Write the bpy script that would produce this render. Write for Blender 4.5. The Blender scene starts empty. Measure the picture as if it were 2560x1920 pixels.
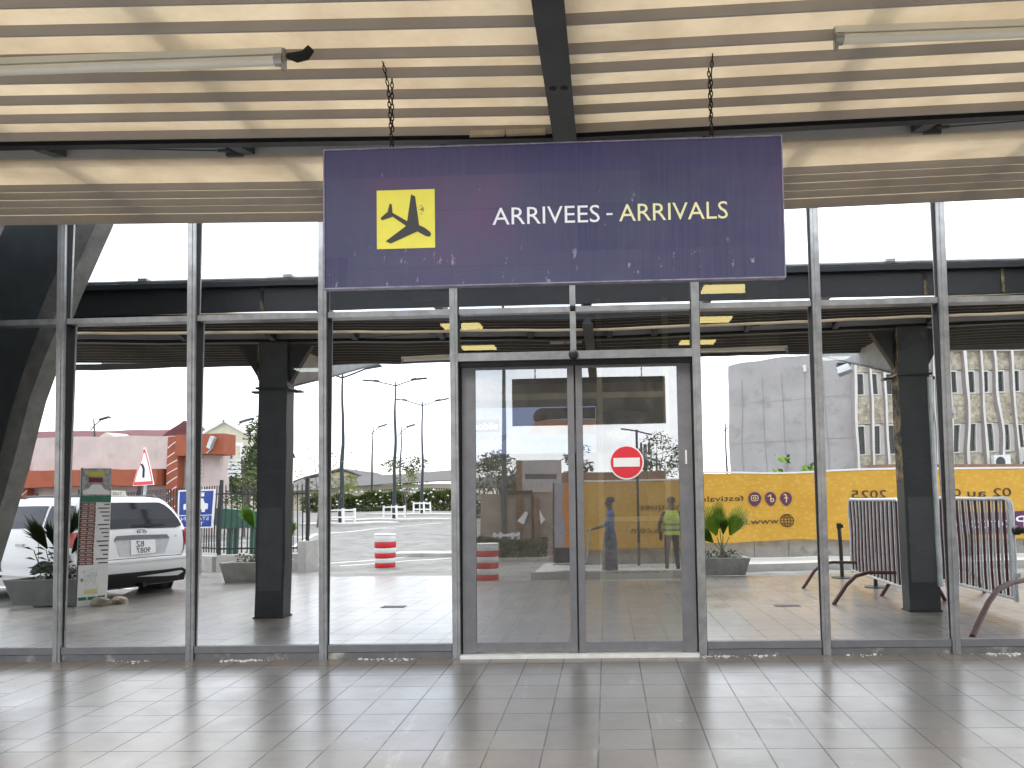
import bpy, bmesh, math, random
from mathutils import Vector, Matrix
R_ = math.radians
rnd = random.Random(7)
sc = bpy.context.scene
C = sc.collection

# ------------------------------------------------------------------ camera
def rot3(rx, ry, rz):
    return (Matrix.Rotation(rz, 3, 'Z') @ Matrix.Rotation(rx, 3, 'X') @ Matrix.Rotation(ry, 3, 'Y'))
cam_d = bpy.data.cameras.new('camera')
cam = bpy.data.objects.new('camera', cam_d)
C.objects.link(cam)
rm = rot3(0.0407, 0.0169, 0.0327)
right, fwd, up = rm.col[0], rm.col[1], rm.col[2]
mw = Matrix.Identity(4)
for i in range(3):
    mw[i][0] = right[i]; mw[i][1] = up[i]; mw[i][2] = -fwd[i]
mw[0][3], mw[1][3], mw[2][3] = 0.0, -6.6148, 1.6278
cam.matrix_world = mw
cam_d.sensor_width = 36.0
cam_d.lens = 25.153
cam_d.shift_x = -0.0691
cam_d.shift_y = 0.0633
cam_d.clip_end = 3000
sc.camera = cam

# ------------------------------------------------------------------ sky, sun, exposure
SUN_EL, SUN_AZ = R_(58), R_(205)
world = bpy.data.worlds.new('World'); sc.world = world
world.use_nodes = True
nt = world.node_tree; nt.nodes.clear()
out = nt.nodes.new('ShaderNodeOutputWorld'); bg = nt.nodes.new('ShaderNodeBackground')
sky = nt.nodes.new('ShaderNodeTexSky'); sky.sky_type = 'NISHITA'; sky.sun_disc = False
sky.sun_elevation = SUN_EL; sky.sun_rotation = SUN_AZ
sky.dust_density = 2.0
tc = nt.nodes.new('ShaderNodeTexCoord'); mp = nt.nodes.new('ShaderNodeMapping')
mp.inputs['Scale'].default_value = (1.0, 1.0, 3.0)
nz = nt.nodes.new('ShaderNodeTexNoise'); nz.inputs['Scale'].default_value = 2.6
nz.inputs['Detail'].default_value = 6; nz.inputs['Roughness'].default_value = 0.55
rp = nt.nodes.new('ShaderNodeValToRGB')
rp.color_ramp.elements[0].position = 0.34; rp.color_ramp.elements[0].color = (0.22, 0.22, 0.22, 1)
rp.color_ramp.elements[1].position = 0.56; rp.color_ramp.elements[1].color = (1, 1, 1, 1)
mx = nt.nodes.new('ShaderNodeMix'); mx.data_type = 'RGBA'
mx.inputs[7].default_value = (11.0, 11.3, 11.6, 1)
nt.links.new(tc.outputs['Generated'], mp.inputs['Vector'])
nt.links.new(mp.outputs['Vector'], nz.inputs['Vector'])
nt.links.new(nz.outputs['Fac'], rp.inputs['Fac'])
nt.links.new(rp.outputs['Color'], mx.inputs[0])
nt.links.new(sky.outputs['Color'], mx.inputs[6])
nt.links.new(mx.outputs[2], bg.inputs['Color'])
bg.inputs['Strength'].default_value = 0.15
nt.links.new(bg.outputs['Background'], out.inputs['Surface'])

sun_d = bpy.data.lights.new('sun', 'SUN'); sun_d.energy = 1.3; sun_d.angle = R_(14); sun_d.color = (1, .96, .9)
sun = bpy.data.objects.new('sun', sun_d); C.objects.link(sun)
sd = Vector((math.sin(SUN_AZ) * math.cos(SUN_EL), math.cos(SUN_AZ) * math.cos(SUN_EL), math.sin(SUN_EL)))
sun.rotation_euler = (-sd).to_track_quat('-Z', 'Y').to_euler()
sun.location = sd * 60
sc.view_settings.view_transform = 'Standard'
sc.view_settings.look = 'None'
sc.view_settings.exposure = 0.78
sc.view_settings.gamma = 1
sc.cycles.max_bounces = 10
sc.cycles.glossy_bounces = 6
sc.cycles.transparent_max_bounces = 12
sc.cycles.sample_clamp_indirect = 6

# ------------------------------------------------------------------ mesh building
class MB:
    def __init__(s): s.v = []; s.f = []; s.m = []
    def add(s, vs, fs, m=0):
        b = len(s.v); s.v += [tuple(v) for v in vs]
        for f in fs: s.f.append([b + i for i in f]); s.m.append(m)
        return s
    def box(s, x0, y0, z0, x1, y1, z1, m=0):
        x0, x1 = min(x0, x1), max(x0, x1); y0, y1 = min(y0, y1), max(y0, y1); z0, z1 = min(z0, z1), max(z0, z1)
        v = [(x0, y0, z0), (x1, y0, z0), (x1, y1, z0), (x0, y1, z0), (x0, y0, z1), (x1, y0, z1), (x1, y1, z1), (x0, y1, z1)]
        return s.add(v, [(0, 3, 2, 1), (4, 5, 6, 7), (0, 1, 5, 4), (1, 2, 6, 5), (2, 3, 7, 6), (3, 0, 4, 7)], m)
    def xbox(s, M, sx, sy, sz, m=0):
        v = [M @ Vector((a * sx / 2, b * sy / 2, c * sz / 2)) for c in (-1, 1) for a, b in ((-1, -1), (1, -1), (1, 1), (-1, 1))]
        return s.add(v, [(0, 3, 2, 1), (4, 5, 6, 7), (0, 1, 5, 4), (1, 2, 6, 5), (2, 3, 7, 6), (3, 0, 4, 7)], m)
    def prism(s, poly, ax, a, b, m=0):
        """poly of 2D points extruded along axis ax from a to b (poly ccw in the other two axes x<y<z order)"""
        n = len(poly)
        def P(p, t):
            if ax == 0: return (t, p[0], p[1])
            if ax == 1: return (p[0], t, p[1])
            return (p[0], p[1], t)
        v = [P(p, a) for p in poly] + [P(p, b) for p in poly]
        fs = [list(range(n))[::-1], list(range(n, 2 * n))] + [(i, (i + 1) % n, n + (i + 1) % n, n + i) for i in range(n)]
        return s.add(v, fs, m)
    def path(s, pts, r, n=8, m=0, cap=True, closed=False):
        pts = [Vector(p) for p in pts]; k = len(pts)
        rs = r if isinstance(r, (list, tuple)) else [r] * k
        vs = []; prev = None
        for i, p in enumerate(pts):
            if closed: d = pts[(i + 1) % k] - pts[i - 1]
            else: d = pts[min(i + 1, k - 1)] - pts[max(i - 1, 0)]
            d.normalize()
            if prev is None:
                a = d.orthogonal().normalized()
            else:
                a = prev - d * prev.dot(d)
                a = a.normalized() if a.length > 1e-6 else d.orthogonal().normalized()
            prev = a; b = d.cross(a)
            for j in range(n):
                t = 2 * math.pi * j / n
                vs.append(p + (a * math.cos(t) + b * math.sin(t)) * rs[i])
        fs = []
        for i in range(k if closed else k - 1):
            i2 = (i + 1) % k
            for j in range(n):
                fs.append((i * n + j, i * n + (j + 1) % n, i2 * n + (j + 1) % n, i2 * n + j))
        if cap and not closed:
            fs.append(list(range(n))[::-1]); fs.append([(k - 1) * n + j for j in range(n)])
        return s.add(vs, fs, m)
    def lathe(s, prof, n=24, c=(0, 0, 0), ax='Z', m=0):
        vs = []; k = len(prof)
        for r, z in prof:
            for j in range(n):
                t = 2 * math.pi * j / n
                a, b = r * math.cos(t), r * math.sin(t)
                vs.append({'Z': (c[0] + a, c[1] + b, c[2] + z), 'Y': (c[0] + a, c[1] + z, c[2] + b), 'X': (c[0] + z, c[1] + a, c[2] + b)}[ax])
        fs = [(i * n + j, i * n + (j + 1) % n, (i + 1) * n + (j + 1) % n, (i + 1) * n + j) for i in range(k - 1) for j in range(n)]
        fs.append(list(range(n))[::-1]); fs.append([(k - 1) * n + j for j in range(n)])
        return s.add(vs, fs, m)
    def quad(s, a, b, c, d, m=0): return s.add([a, b, c, d], [(0, 1, 2, 3)], m)
    def slab(s, pts, nrm, t, m=0):
        """planar polygon pts given thickness t along nrm"""
        n = len(pts); N = Vector(nrm) * t
        v = [Vector(p) for p in pts] + [Vector(p) + N for p in pts]
        return s.add(v, [list(range(n))[::-1], list(range(n, 2 * n))] + [(i, (i + 1) % n, n + (i + 1) % n, n + i) for i in range(n)], m)
    def leaves(s, c, rad, n, size, m=0, seed=0, shell=0.35, droop=0.0, ms=None):
        r = random.Random(seed)
        for _ in range(n):
            while True:
                p = Vector((r.uniform(-1, 1), r.uniform(-1, 1), r.uniform(-1, 1)))
                if shell < p.length < 1: break
            q = Vector((c[0] + p.x * rad[0], c[1] + p.y * rad[1], c[2] + p.z * rad[2]))
            a = Vector((r.gauss(0, 1), r.gauss(0, 1), r.gauss(0, .6) - droop)).normalized()
            b = a.cross(Vector((r.gauss(0, 1), r.gauss(0, 1), r.gauss(0, 1)))).normalized()
            L = size * r.uniform(.6, 1.3); W = L * r.uniform(.35, .55)
            mm = m if ms is None else ms[r.randrange(len(ms))]
            s.add([q - a * L * .5, q + b * W * .5 , q + a * L * .5, q - b * W * .5], [(0, 1, 2, 3)], mm)
        return s
    def moved(s, M):
        s.v = [tuple(M @ Vector(v)) for v in s.v]; return s

def link_mesh(name, mb, mats, smooth=False, ang=35):
    me = bpy.data.meshes.new(name)
    me.from_pydata([tuple(v) for v in mb.v], [], mb.f)
    mats = mats if isinstance(mats, (list, tuple)) else [mats]
    for m in mats: me.materials.append(m)
    if len(mats) > 1: me.polygons.foreach_set('material_index', mb.m)
    me.update()
    bm = bmesh.new(); bm.from_mesh(me); bmesh.ops.recalc_face_normals(bm, faces=bm.faces) if not getattr(mb, 'raw', False) else None
    bm.to_mesh(me); bm.free()
    if smooth:
        me.shade_smooth(); me.set_sharp_from_angle(angle=R_(ang))
    o = bpy.data.objects.new(name, me); C.objects.link(o)
    return o
def tag(o, label=None, cat=None, group=None, kind=None):
    if label: o['label'] = label
    if cat: o['category'] = cat
    if group: o['group'] = group
    if kind: o['kind'] = kind
    return o
def thing(name, label, cat, loc=(0, 0, 0), group=None, rz=0.0):
    o = bpy.data.objects.new(name, None); C.objects.link(o); o.empty_display_size = .2
    o.location = loc; o.rotation_euler = (0, 0, rz)
    return tag(o, label, cat, group)
def part(name, mb, mats, parent, smooth=False, local=False, label=None, ang=35):
    """mesh given in world coordinates (local=False) or in the thing's own (local=True)"""
    o = link_mesh(name, mb, mats, smooth, ang); o.parent = parent
    if not local and parent.type == 'EMPTY': o.location = -parent.location
    if label: o['label'] = label
    return o
def single(name, mb, mats, label, cat, smooth=False, group=None):
    return tag(link_mesh(name, mb, mats, smooth), label, cat, group)
def structure(name, mb, mats, smooth=False):
    return tag(link_mesh(name, mb, mats, smooth), kind='structure')
def copy_tree(o, parent=None):
    c = o.copy(); C.objects.link(c)
    if parent: c.parent = parent
    for ch in [x for x in bpy.data.objects if x.parent == o]: copy_tree(ch, c)
    return c
def text_mb(txt, size, M, ext=0.0, align='LEFT', shear=0.0, space=1.0, bold=0.0):
    cu = bpy.data.curves.new('t', 'FONT'); cu.body = txt; cu.size = size; cu.extrude = ext
    cu.align_x = align; cu.shear = shear; cu.space_character = space; cu.offset = bold
    cu.resolution_u = 3
    ob = bpy.data.objects.new('t', cu); C.objects.link(ob)
    dg = bpy.context.evaluated_depsgraph_get()
    me = bpy.data.meshes.new_from_object(ob.evaluated_get(dg))
    mb = MB(); mb.v = [tuple(M @ v.co) for v in me.vertices]; mb.f = [list(p.vertices) for p in me.polygons]; mb.m = [0] * len(mb.f)
    bpy.data.objects.remove(ob); bpy.data.meshes.remove(me); bpy.data.curves.remove(cu)
    return mb
def split_gap(mb, ax, gap):
    """split a lettering mesh into its words along an axis"""
    fs = sorted(range(len(mb.f)), key=lambda i: min(mb.v[j][ax] for j in mb.f[i])); out = []; hi = None
    for i in fs:
        lo_ = min(mb.v[j][ax] for j in mb.f[i]); h_ = max(mb.v[j][ax] for j in mb.f[i])
        if hi is None or lo_ > hi + gap: out.append(MB()); hi = h_
        hi = max(hi, h_); o = out[-1]; b = len(o.v); o.v += [mb.v[j] for j in mb.f[i]]; o.f.append(list(range(b, b + len(mb.f[i])))); o.m.append(0)
    return out
def join(a, b, m=0):
    n = len(a.v); a.v += b.v; a.f += [[i + n for i in f] for f in b.f]; a.m += [m] * len(b.f); return a
def frame(o, x, y=(0, 0, 1)):
    """matrix with origin o, local x axis x, local y axis y"""
    x = Vector(x).normalized(); y = Vector(y).normalized(); z = x.cross(y)
    M = Matrix.Identity(4)
    for i in range(3): M[i][0] = x[i]; M[i][1] = y[i]; M[i][2] = z[i]; M[i][3] = o[i]
    return M

# ------------------------------------------------------------------ materials
def ramp(n, stops):
    cr = n.color_ramp
    while len(cr.elements) < len(stops): cr.elements.new(0.5)
    for e, (p, c) in zip(cr.elements, stops):
        e.position = p; e.color = (c, c, c, 1) if isinstance(c, (int, float)) else tuple(c) + (1,)
class NT:
    def __init__(s, name):
        s.m = bpy.data.materials.new(name); s.m.use_nodes = True; s.t = s.m.node_tree
        s.b = s.t.nodes['Principled BSDF']; s.o = s.t.nodes['Material Output']; s._tc = None
    def n(s, t, **kw):
        k = s.t.nodes.new(t)
        for a, b in kw.items():
            if hasattr(k, a): setattr(k, a, b)
            else: k.inputs[a].default_value = b
        return k
    def l(s, a, b): s.t.links.new(a, b)
    def co(s, scale=None, rot=None, loc=None):
        if s._tc is None: s._tc = s.n('ShaderNodeTexCoord')
        if scale is None and rot is None and loc is None: return s._tc.outputs['Object']
        mp = s.n('ShaderNodeMapping')
        if scale: mp.inputs['Scale'].default_value = scale
        if rot: mp.inputs['Rotation'].default_value = rot
        if loc: mp.inputs['Location'].default_value = loc
        s.l(s._tc.outputs['Object'], mp.inputs['Vector']); return mp.outputs['Vector']
    def noise(s, scale, detail=4, rough=.55, vec=None):
        k = s.n('ShaderNodeTexNoise'); k.inputs['Scale'].default_value = scale; k.inputs['Detail'].default_value = detail
        k.inputs['Roughness'].default_value = rough
        s.l(vec if vec is not None else s.co(), k.inputs['Vector']); return k.outputs['Fac']
    def rampf(s, fac, stops):
        k = s.n('ShaderNodeValToRGB'); ramp(k, stops); s.l(fac, k.inputs['Fac']); return k.outputs['Color']
    def mix(s, fac, a, b, blend='MIX'):
        k = s.n('ShaderNodeMix', data_type='RGBA', blend_type=blend)
        for i, v in ((0, fac), (6, a), (7, b)):
            if isinstance(v, (int, float)): k.inputs[i].default_value = v
            elif isinstance(v, tuple): k.inputs[i].default_value = v + (1,) if len(v) == 3 else v
            else: s.l(v, k.inputs[i])
        return k.outputs[2]
    def bump(s, fac, strength, dist=.01):
        k = s.n('ShaderNodeBump'); k.inputs['Strength'].default_value = strength; k.inputs['Distance'].default_value = dist
        s.l(fac, k.inputs['Height']); s.l(k.outputs['Normal'], s.b.inputs['Normal']); return k.outputs['Normal']
    def set(s, **kw):
        for a, v in kw.items():
            a = a.replace('_', ' ')
            if a == 'Color': a = 'Base Color'
            if isinstance(v, tuple): s.b.inputs[a].default_value = v + (1,) if len(v) == 3 else v
            elif isinstance(v, (int, float)): s.b.inputs[a].default_value = v
            else: s.l(v, s.b.inputs[a])
        return s.m
def mat(name, col, rough=.6, metal=0.0, ns=6.0, amt=.18, bump=0.0, bdist=.004, stretch=None, dirt=None, spec=.5):
    t = NT(name)
    vec = t.co(scale=stretch) if stretch else None
    f = t.noise(ns, 5, .6, vec)
    lo = tuple(c * (1 - amt) for c in col); hi = tuple(min(1, c * (1 + amt)) for c in col)
    k = t.rampf(f, [(.3, lo), (.7, hi)])
    if dirt:
        g = t.rampf(t.noise(ns * .35 + 1.3, 6, .65), [(dirt[1] - .08, 0.0), (dirt[1] + .08, 1.0)])
        k = t.mix(g, k, tuple(dirt[0]))
    t.set(Color=k, Roughness=rough, Metallic=metal)
    t.b.inputs['Specular IOR Level'].default_value = spec
    if bump: t.bump(t.noise(ns * 3, 4, .6, vec), bump, bdist)
    return t.m

M_alu = mat('galvanised aluminium', (.34, .345, .35), .38, .55, 9, .22, .05)
M_grey = mat('grey painted aluminium', (.19, .19, .20), .45, .1, 8, .12)
M_kick = mat('scuffed grey paint', (.17, .17, .175), .6, .0, 7, .15, .1, dirt=((.58, .54, .48), .63))
M_darksteel = mat('dark grey steel paint', (.028, .032, .036), .5, .0, 5, .3, .08, dirt=((.10, .095, .085), .70))
M_charcoal = mat('charcoal steel paint', (.062, .064, .068), .55, 0, 5, .2, .05)
M_black = mat('black paint', (.011, .012, .014), .42, 0, 14, .35, .03, dirt=((.10, .10, .10), .80))
M_rubber = mat('black rubber', (.012, .012, .012), .8, 0, 10, .2)
M_slat = mat('grey slat paint', (.36, .34, .33), .7, 0, 4, .07)
M_white = mat('white paint', (.78, .78, .77), .5, 0, 5, .05)
M_sill = mat('white threshold', (.80, .79, .76), .5, 0, 9, .1)
M_fibre = mat('fibre rust chain', (.035, .025, .018), .7, .6, 60, .5)
M_brownplate = mat('grey beam paint', (.20, .20, .20), .65, 0, 3, .12)

def m_cream():
    t = NT('cream translucent sheet')
    f = t.noise(1.4, 5, .6); g = t.noise(22, 4, .7)
    k = t.rampf(f, [(.3, (.66, .575, .46)), (.55, (.81, .735, .61)), (.8, (.83, .765, .65))])
    k = t.mix(t.rampf(g, [(.35, 0.0), (.7, .22)]), k, (.60, .52, .39))
    # peeled flaky paint in patches
    pk = t.rampf(t.noise(1.1, 2, .5, t.co(loc=(3.1, 1.7, 0))), [(.58, 0.0), (.66, 1.0)])
    pl = t.rampf(t.noise(9, 5, .7, t.co(scale=(1, 2.5, 1))), [(.50, 0.0), (.54, 1.0)])
    pm = t.mix(1.0, pk, pl, 'MULTIPLY')
    k = t.mix(pm, k, (.80, .74, .62))
    d = t.n('ShaderNodeBsdfDiffuse'); tr = t.n('ShaderNodeBsdfTranslucent'); ms = t.n('ShaderNodeMixShader')
    ms.inputs[0].default_value = .56
    t.l(k, d.inputs['Color']); t.l(k, tr.inputs['Color']); t.l(d.outputs[0], ms.inputs[1]); t.l(tr.outputs[0], ms.inputs[2])
    t.l(ms.outputs[0], t.o.inputs['Surface']); return t.m
M_cream = m_cream()

def m_tile():
    t = NT('glazed floor tile'); S = 1 / 3.0
    def brick(vec, off, w, h):
        b = t.n('ShaderNodeTexBrick'); b.offset = off; b.squash = 1
        b.inputs['Scale'].default_value = 1; b.inputs['Brick Width'].default_value = w; b.inputs['Row Height'].default_value = h
        b.inputs['Mortar Size'].default_value = .0056; b.inputs['Mortar Smooth'].default_value = .25; b.inputs['Bias'].default_value = 0
        b.inputs['Color1'].default_value = (0, 0, 0, 1); b.inputs['Color2'].default_value = (1, 1, 1, 1); b.inputs['Mortar'].default_value = (.5, .5, .5, 1)
        t.l(vec, b.inputs['Vector']); return b
    b1 = brick(t.co(loc=(3.411 + 40 * S, .2555 + 80 * S, 0)), 0.0, S, S)
    b2 = brick(t.co(loc=(.30 + 40 * S, 3.411 + 40 * S, 0), rot=(0, 0, R_(90))), .5, 2 * S, S)
    sx = t.n('ShaderNodeSeparateXYZ'); t.l(t.co(), sx.inputs[0])
    lt = t.n('ShaderNodeMath', operation='LESS_THAN'); lt.inputs[1].default_value = -3.744; t.l(sx.outputs[0], lt.inputs[0])
    fac = t.mix(lt.outputs[0], b1.outputs['Fac'], b2.outputs['Fac'])
    rn = t.mix(lt.outputs[0], b1.outputs['Color'], b2.outputs['Color'])
    st = t.noise(5, 6, .65, t.co(scale=(.8, 1.7, 1)))
    base = t.rampf(st, [(.3, (.120, .115, .107)), (.52, (.175, .168, .157)), (.8, (.245, .236, .222))])
    base = t.mix(t.rampf(rn, [(0, 0.0), (1, .75)]), base, (.095, .090, .083))
    big = t.rampf(t.noise(.45, 4, .6), [(.4, 0.0), (.7, .45)])
    base = t.mix(big, base, (.27, .255, .23))
    hue = t.rampf(t.noise(.8, 5, .65, t.co(loc=(5, 2, 0))), [(.42, 0.0), (.66, .55)])
    base = t.mix(hue, base, (.20, .165, .135))
    sm = t.rampf(t.noise(1.0, 6, .7, t.co(scale=(6, 1.2, 1), rot=(0, 0, .6))), [(.60, 0.0), (.68, .5)])
    base = t.mix(sm, base, (.33, .32, .30))
    # dusty strip and scrapes near the wall line
    wl = t.n('ShaderNodeMapRange'); wl.inputs[1].default_value = -.42; wl.inputs[2].default_value = -.12; t.l(sx.outputs[1], wl.inputs[0])
    wl2 = t.n('ShaderNodeMapRange'); wl2.inputs[1].default_value = .12; wl2.inputs[2].default_value = .0; t.l(sx.outputs[1], wl2.inputs[0])
    wd = t.mix(1.0, wl.outputs[0], wl2.outputs[0], 'MULTIPLY')
    dn = t.mix(1.0, wd, t.rampf(t.noise(7, 5, .6), [(.3, .25), (.7, .8)]), 'MULTIPLY')
    base = t.mix(dn, base, (.21, .15, .105))
    sp = t.rampf(t.noise(2.3, 6, .75, t.co(loc=(.15, 1.62, 0))), [(.66, 0.0), (.72, 1.0)])
    base = t.mix(t.mix(1.0, sp, (.6, .6, .6), 'MULTIPLY'), base, (.5, .47, .40))
    gr = t.rampf(t.noise(3, 3, .6), [(.50, (.045, .042, .038)), (.78, (.30, .28, .25))])
    base = t.mix(fac, base, gr)
    rf = t.rampf(st, [(.25, .26), (.75, .31)])
    rv = t.rampf(t.noise(1.7, 6, .7, t.co(loc=(1, 8, 0))), [(.40, 0.0), (.68, .8)])
    rf = t.mix(rv, rf, (.50, .50, .50))
    rf = t.mix(dn, rf, (.75, .75, .75))
    rf = t.mix(fac, rf, (.8, .8, .8))
    t.set(Color=base, Roughness=rf)
    t.b.inputs['Specular IOR Level'].default_value = .8
    t.b.inputs['Coat Weight'].default_value = .62; t.b.inputs['Coat Roughness'].default_value = .22; t.b.inputs['Coat IOR'].default_value = 1.6
    inv = t.n('ShaderNodeMath', operation='MULTIPLY_ADD'); inv.inputs[1].default_value = -1; inv.inputs[2].default_value = 1; t.l(fac, inv.inputs[0])
    ad = t.n('ShaderNodeMath', operation='MULTIPLY_ADD'); ad.inputs[1].default_value = .05; t.l(st, ad.inputs[0]); t.l(inv.outputs[0], ad.inputs[2])
    t.bump(ad.outputs[0], .30, .003)
    return t.m
M_tile = m_tile()

def m_glass(name, refl, tint, wav, dirty=0.0):
    t = NT(name)
    v1 = t.noise(1.0, 1, .4, t.co(scale=(1.9, 1.9, 1.2)))
    v2 = t.noise(1.0, 0, .4, t.co(scale=(.7, .7, 3.2), loc=(4.2, 0, 1.0)))
    ad = t.n('ShaderNodeMath', operation='MULTIPLY_ADD'); ad.inputs[1].default_value = .55; t.l(v2, ad.inputs[0]); t.l(v1, ad.inputs[2])
    bp = t.n('ShaderNodeBump'); bp.inputs['Strength'].default_value = 1; bp.inputs['Distance'].default_value = wav
    t.l(ad.outputs[0], bp.inputs['Height'])
    gl = t.n('ShaderNodeBsdfGlossy'); gl.inputs['Roughness'].default_value = 0.0; gl.inputs['Color'].default_value = (.97, .985, 1, 1)
    t.l(bp.outputs['Normal'], gl.inputs['Normal'])
    tr = t.n('ShaderNodeBsdfTransparent'); tr.inputs['Color'].default_value = tint + (1,)
    ms = t.n('ShaderNodeMixShader'); ms.inputs[0].default_value = refl
    t.l(tr.outputs[0], ms.inputs[1]); t.l(gl.outputs[0], ms.inputs[2])
    last = ms.outputs[0]
    df = t.n('ShaderNodeBsdfDiffuse'); df.inputs['Color'].default_value = (.5, .48, .44, 1)
    m2 = t.n('ShaderNodeMixShader')
    sp = t.rampf(t.noise(9, 6, .75, t.co(scale=(1, 1, .8))), [(.35, dirty * .35), (.62, dirty * .8), (.80, .05 + dirty)])
    t.l(sp, m2.inputs[0]); t.l(last, m2.inputs[1]); t.l(df.outputs[0], m2.inputs[2])
    t.l(m2.outputs[0], t.o.inputs['Surface'])
    return t.m
M_mirror = m_glass('mirror coated glass', .86, (.55, .62, .66), .0011)
M_doorglass = m_glass('door glass', .34, (.80, .80, .77), .0005, .17)
def m_clear():
    t = NT('clear glass edge'); tr = t.n('ShaderNodeBsdfTransparent'); tr.inputs['Color'].default_value = (.92, .96, .95, 1)
    t.l(tr.outputs[0], t.o.inputs['Surface']); return t.m
M_clear = m_clear()
def m_emit(name, col, s):
    t = NT(name); e = t.n('ShaderNodeEmission'); e.inputs['Color'].default_value = col + (1,); e.inputs['Strength'].default_value = s
    t.l(e.outputs[0], t.o.inputs['Surface']); return t.m
M_warmlamp = m_emit('lit ceiling panel', (1, .70, .26), 6.0)
M_fillpanel = m_emit('added white fill panel', (1, .95, .86), 3.4)  # fill light added out of view to brighten the hall
M_tube = mat('frosted tube', (.80, .79, .70), .35, 0, 3, .06)

# ------------------------------------------------------------------ ground
def zr(d): return -.12 + .022 * max(0.0, d - 10)
M_asphalt = mat('pale worn asphalt', (.215, .21, .20), .85, 0, 1.2, .28, .25, .01, dirt=((.13, .128, .122), .60))
M_concrete = mat('weathered concrete', (.40, .39, .36), .85, 0, 3, .18, .2, .006, dirt=((.25, .24, .22), .68))
M_paleconc = mat('pale concrete', (.52, .51, .48), .85, 0, 3, .12, .15, .005)

mb = MB()   # tiled plaza with its stepped outline
edge = [(-40, -3.3), (-8.55, -3.62), (-7.6, -3.95), (-8.4, -6.0), (-9.0, -8.7), (-7.4, -8.6), (-6.7, -8.0), (-5.3, -7.45), (-3.1, -7.5), (1.8, -6.85), (3.9, -6.75), (7.3, -6.6), (30, -6.4)]
poly = [(-40, 15)] + edge + [(30, 15)]
mb.prism(poly, 2, -.13, 0.0)
structure('tiled_floor', mb, M_tile)
mb = MB()   # two shallow steps down to the road
for k in (1, 2):
    e2 = [(x, y - .30 * k) for x, y in edge[5:9]]
    mb.prism(e2[::-1] + [(x, y) for x, y in edge[5:9]], 2, -.14, -.045 * k)
structure('pavement', mb, M_paleconc)
mb = MB()   # road sheet rising gently away from the building
xs = [-400, -120, -60, -40, -25, -15, -8, 0, 8, 15, 25, 40, 80, 400]
ds = [-60, 2, 6, 10, 20, 30, 40, 50, 60, 80, 120, 300, 1500]
vs = []; nx = len(xs)
for d in ds:
    for x in xs: vs.append((x * (1 if d < 100 else 4), -d, (zr(d) if d < 60 else zr(60)) - .0 if d > 0 else -.135))
fs = [(j * nx + i, j * nx + i + 1, (j + 1) * nx + i + 1, (j + 1) * nx + i) for j in range(len(ds) - 1) for i in range(nx - 1)]
mb.add(vs, fs); structure('road', mb, M_asphalt)
mb = MB()   # painted lines
def road_strip(x0, d0, x1, d1, w):
    v = Vector((x1 - x0, -(d1 - d0), 0)); n = Vector((-v.y, v.x, 0)).normalized() * w / 2
    k = 8
    for i in range(k):
        a, b = i / k, (i + 1) / k
        P = lambda t, s: (x0 + (x1 - x0) * t + n.x * s, -(d0 + (d1 - d0) * t) + n.y * s, zr(d0 + (d1 - d0) * t) + .006)
        mb.quad(P(a, -1), P(b, -1), P(b, 1), P(a, 1))
road_strip(-7.5, 11.2, -2.2, 17.5, .16); road_strip(-6.6, 11.0, -1.4, 15.6, .14)
road_strip(-9.5, 13, -12.5, 24, .15); road_strip(-12.5, 22, -9, 32, .15); road_strip(-16, 18, -10, 27, .15)
road_strip(-14, 8.5, -9.6, 8.0, .12); road_strip(-13.5, 7.4, -9.2, 7.1, .12)
structure('road_markings', mb, M_white)
mb = MB()   # traffic islands round the lamp bases
for (x, y, a, b) in ((-13.6, -31, 2.6, 1.6), (-12.6, -35.3, 3.6, 1.7), (-13.4, -45, 4.2, 1.8), (-22, -60, 3, 2)):
    mb.lathe([(1.0, 0), (1.0, .14), (.97, .15)], 28)
    n = 28 * 3
    for i in range(len(mb.v) - n, len(mb.v)):
        px, py, pz = mb.v[i]; mb.v[i] = (x + px * a, y + py * b, zr(-y) - .03 + pz)
structure('kerb', mb, M_paleconc)
mb = MB()   # raised pavement in front of the banner wall
mb.box(-1.6, -11.6, -.14, 40, -8.85, .03); structure('pavement', mb, M_paleconc)
mb = MB(); mb.box(-1.65, -8.85, -.14, 40, -8.7, .045); mb.box(-6.2, -14.6, -.1, -1.7, -13.4, .06); structure('kerb', mb, M_concrete)

# ------------------------------------------------------------------ facade
MX = [-7.66, -6.40, -5.145, -3.884, -2.634, -1.398, .843, 1.950, 3.094, 4.25, 5.4]
ZT, ZTOP, ZD = 3.198, 4.62, 2.758
fac = thing('glass_facade', 'mirrored glass wall in a silver aluminium grid round the sliding entrance', 'glass wall', (-.3, 0, 0))
for i, x in enumerate(MX):
    m_ = MB(); m_.box(x - .036, -.062, 0.0, x + .036, .11, ZTOP)
    m_.box(x - .012, -.070, 0.004, x + .012, -.062, ZTOP - .01)
    nf = len(m_.f); m_.box(x - .043, -.030, .0, x - .0365, .09, ZTOP - .01); m_.box(x + .0365, -.030, .0, x + .043, .09, ZTOP - .01); m_.m[nf:] = [1] * 12
    part('mullion', m_, [M_alu, M_rubber], fac)
m_ = MB(); m_.box(-.288 - .026, -.058, ZD + .046, -.288 + .026, .10, ZT - .027); m_.box(-.288 - .026, -.058, ZT + .027, -.288 + .026, .10, ZTOP)
part('mullion', m_, M_alu, fac)
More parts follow.
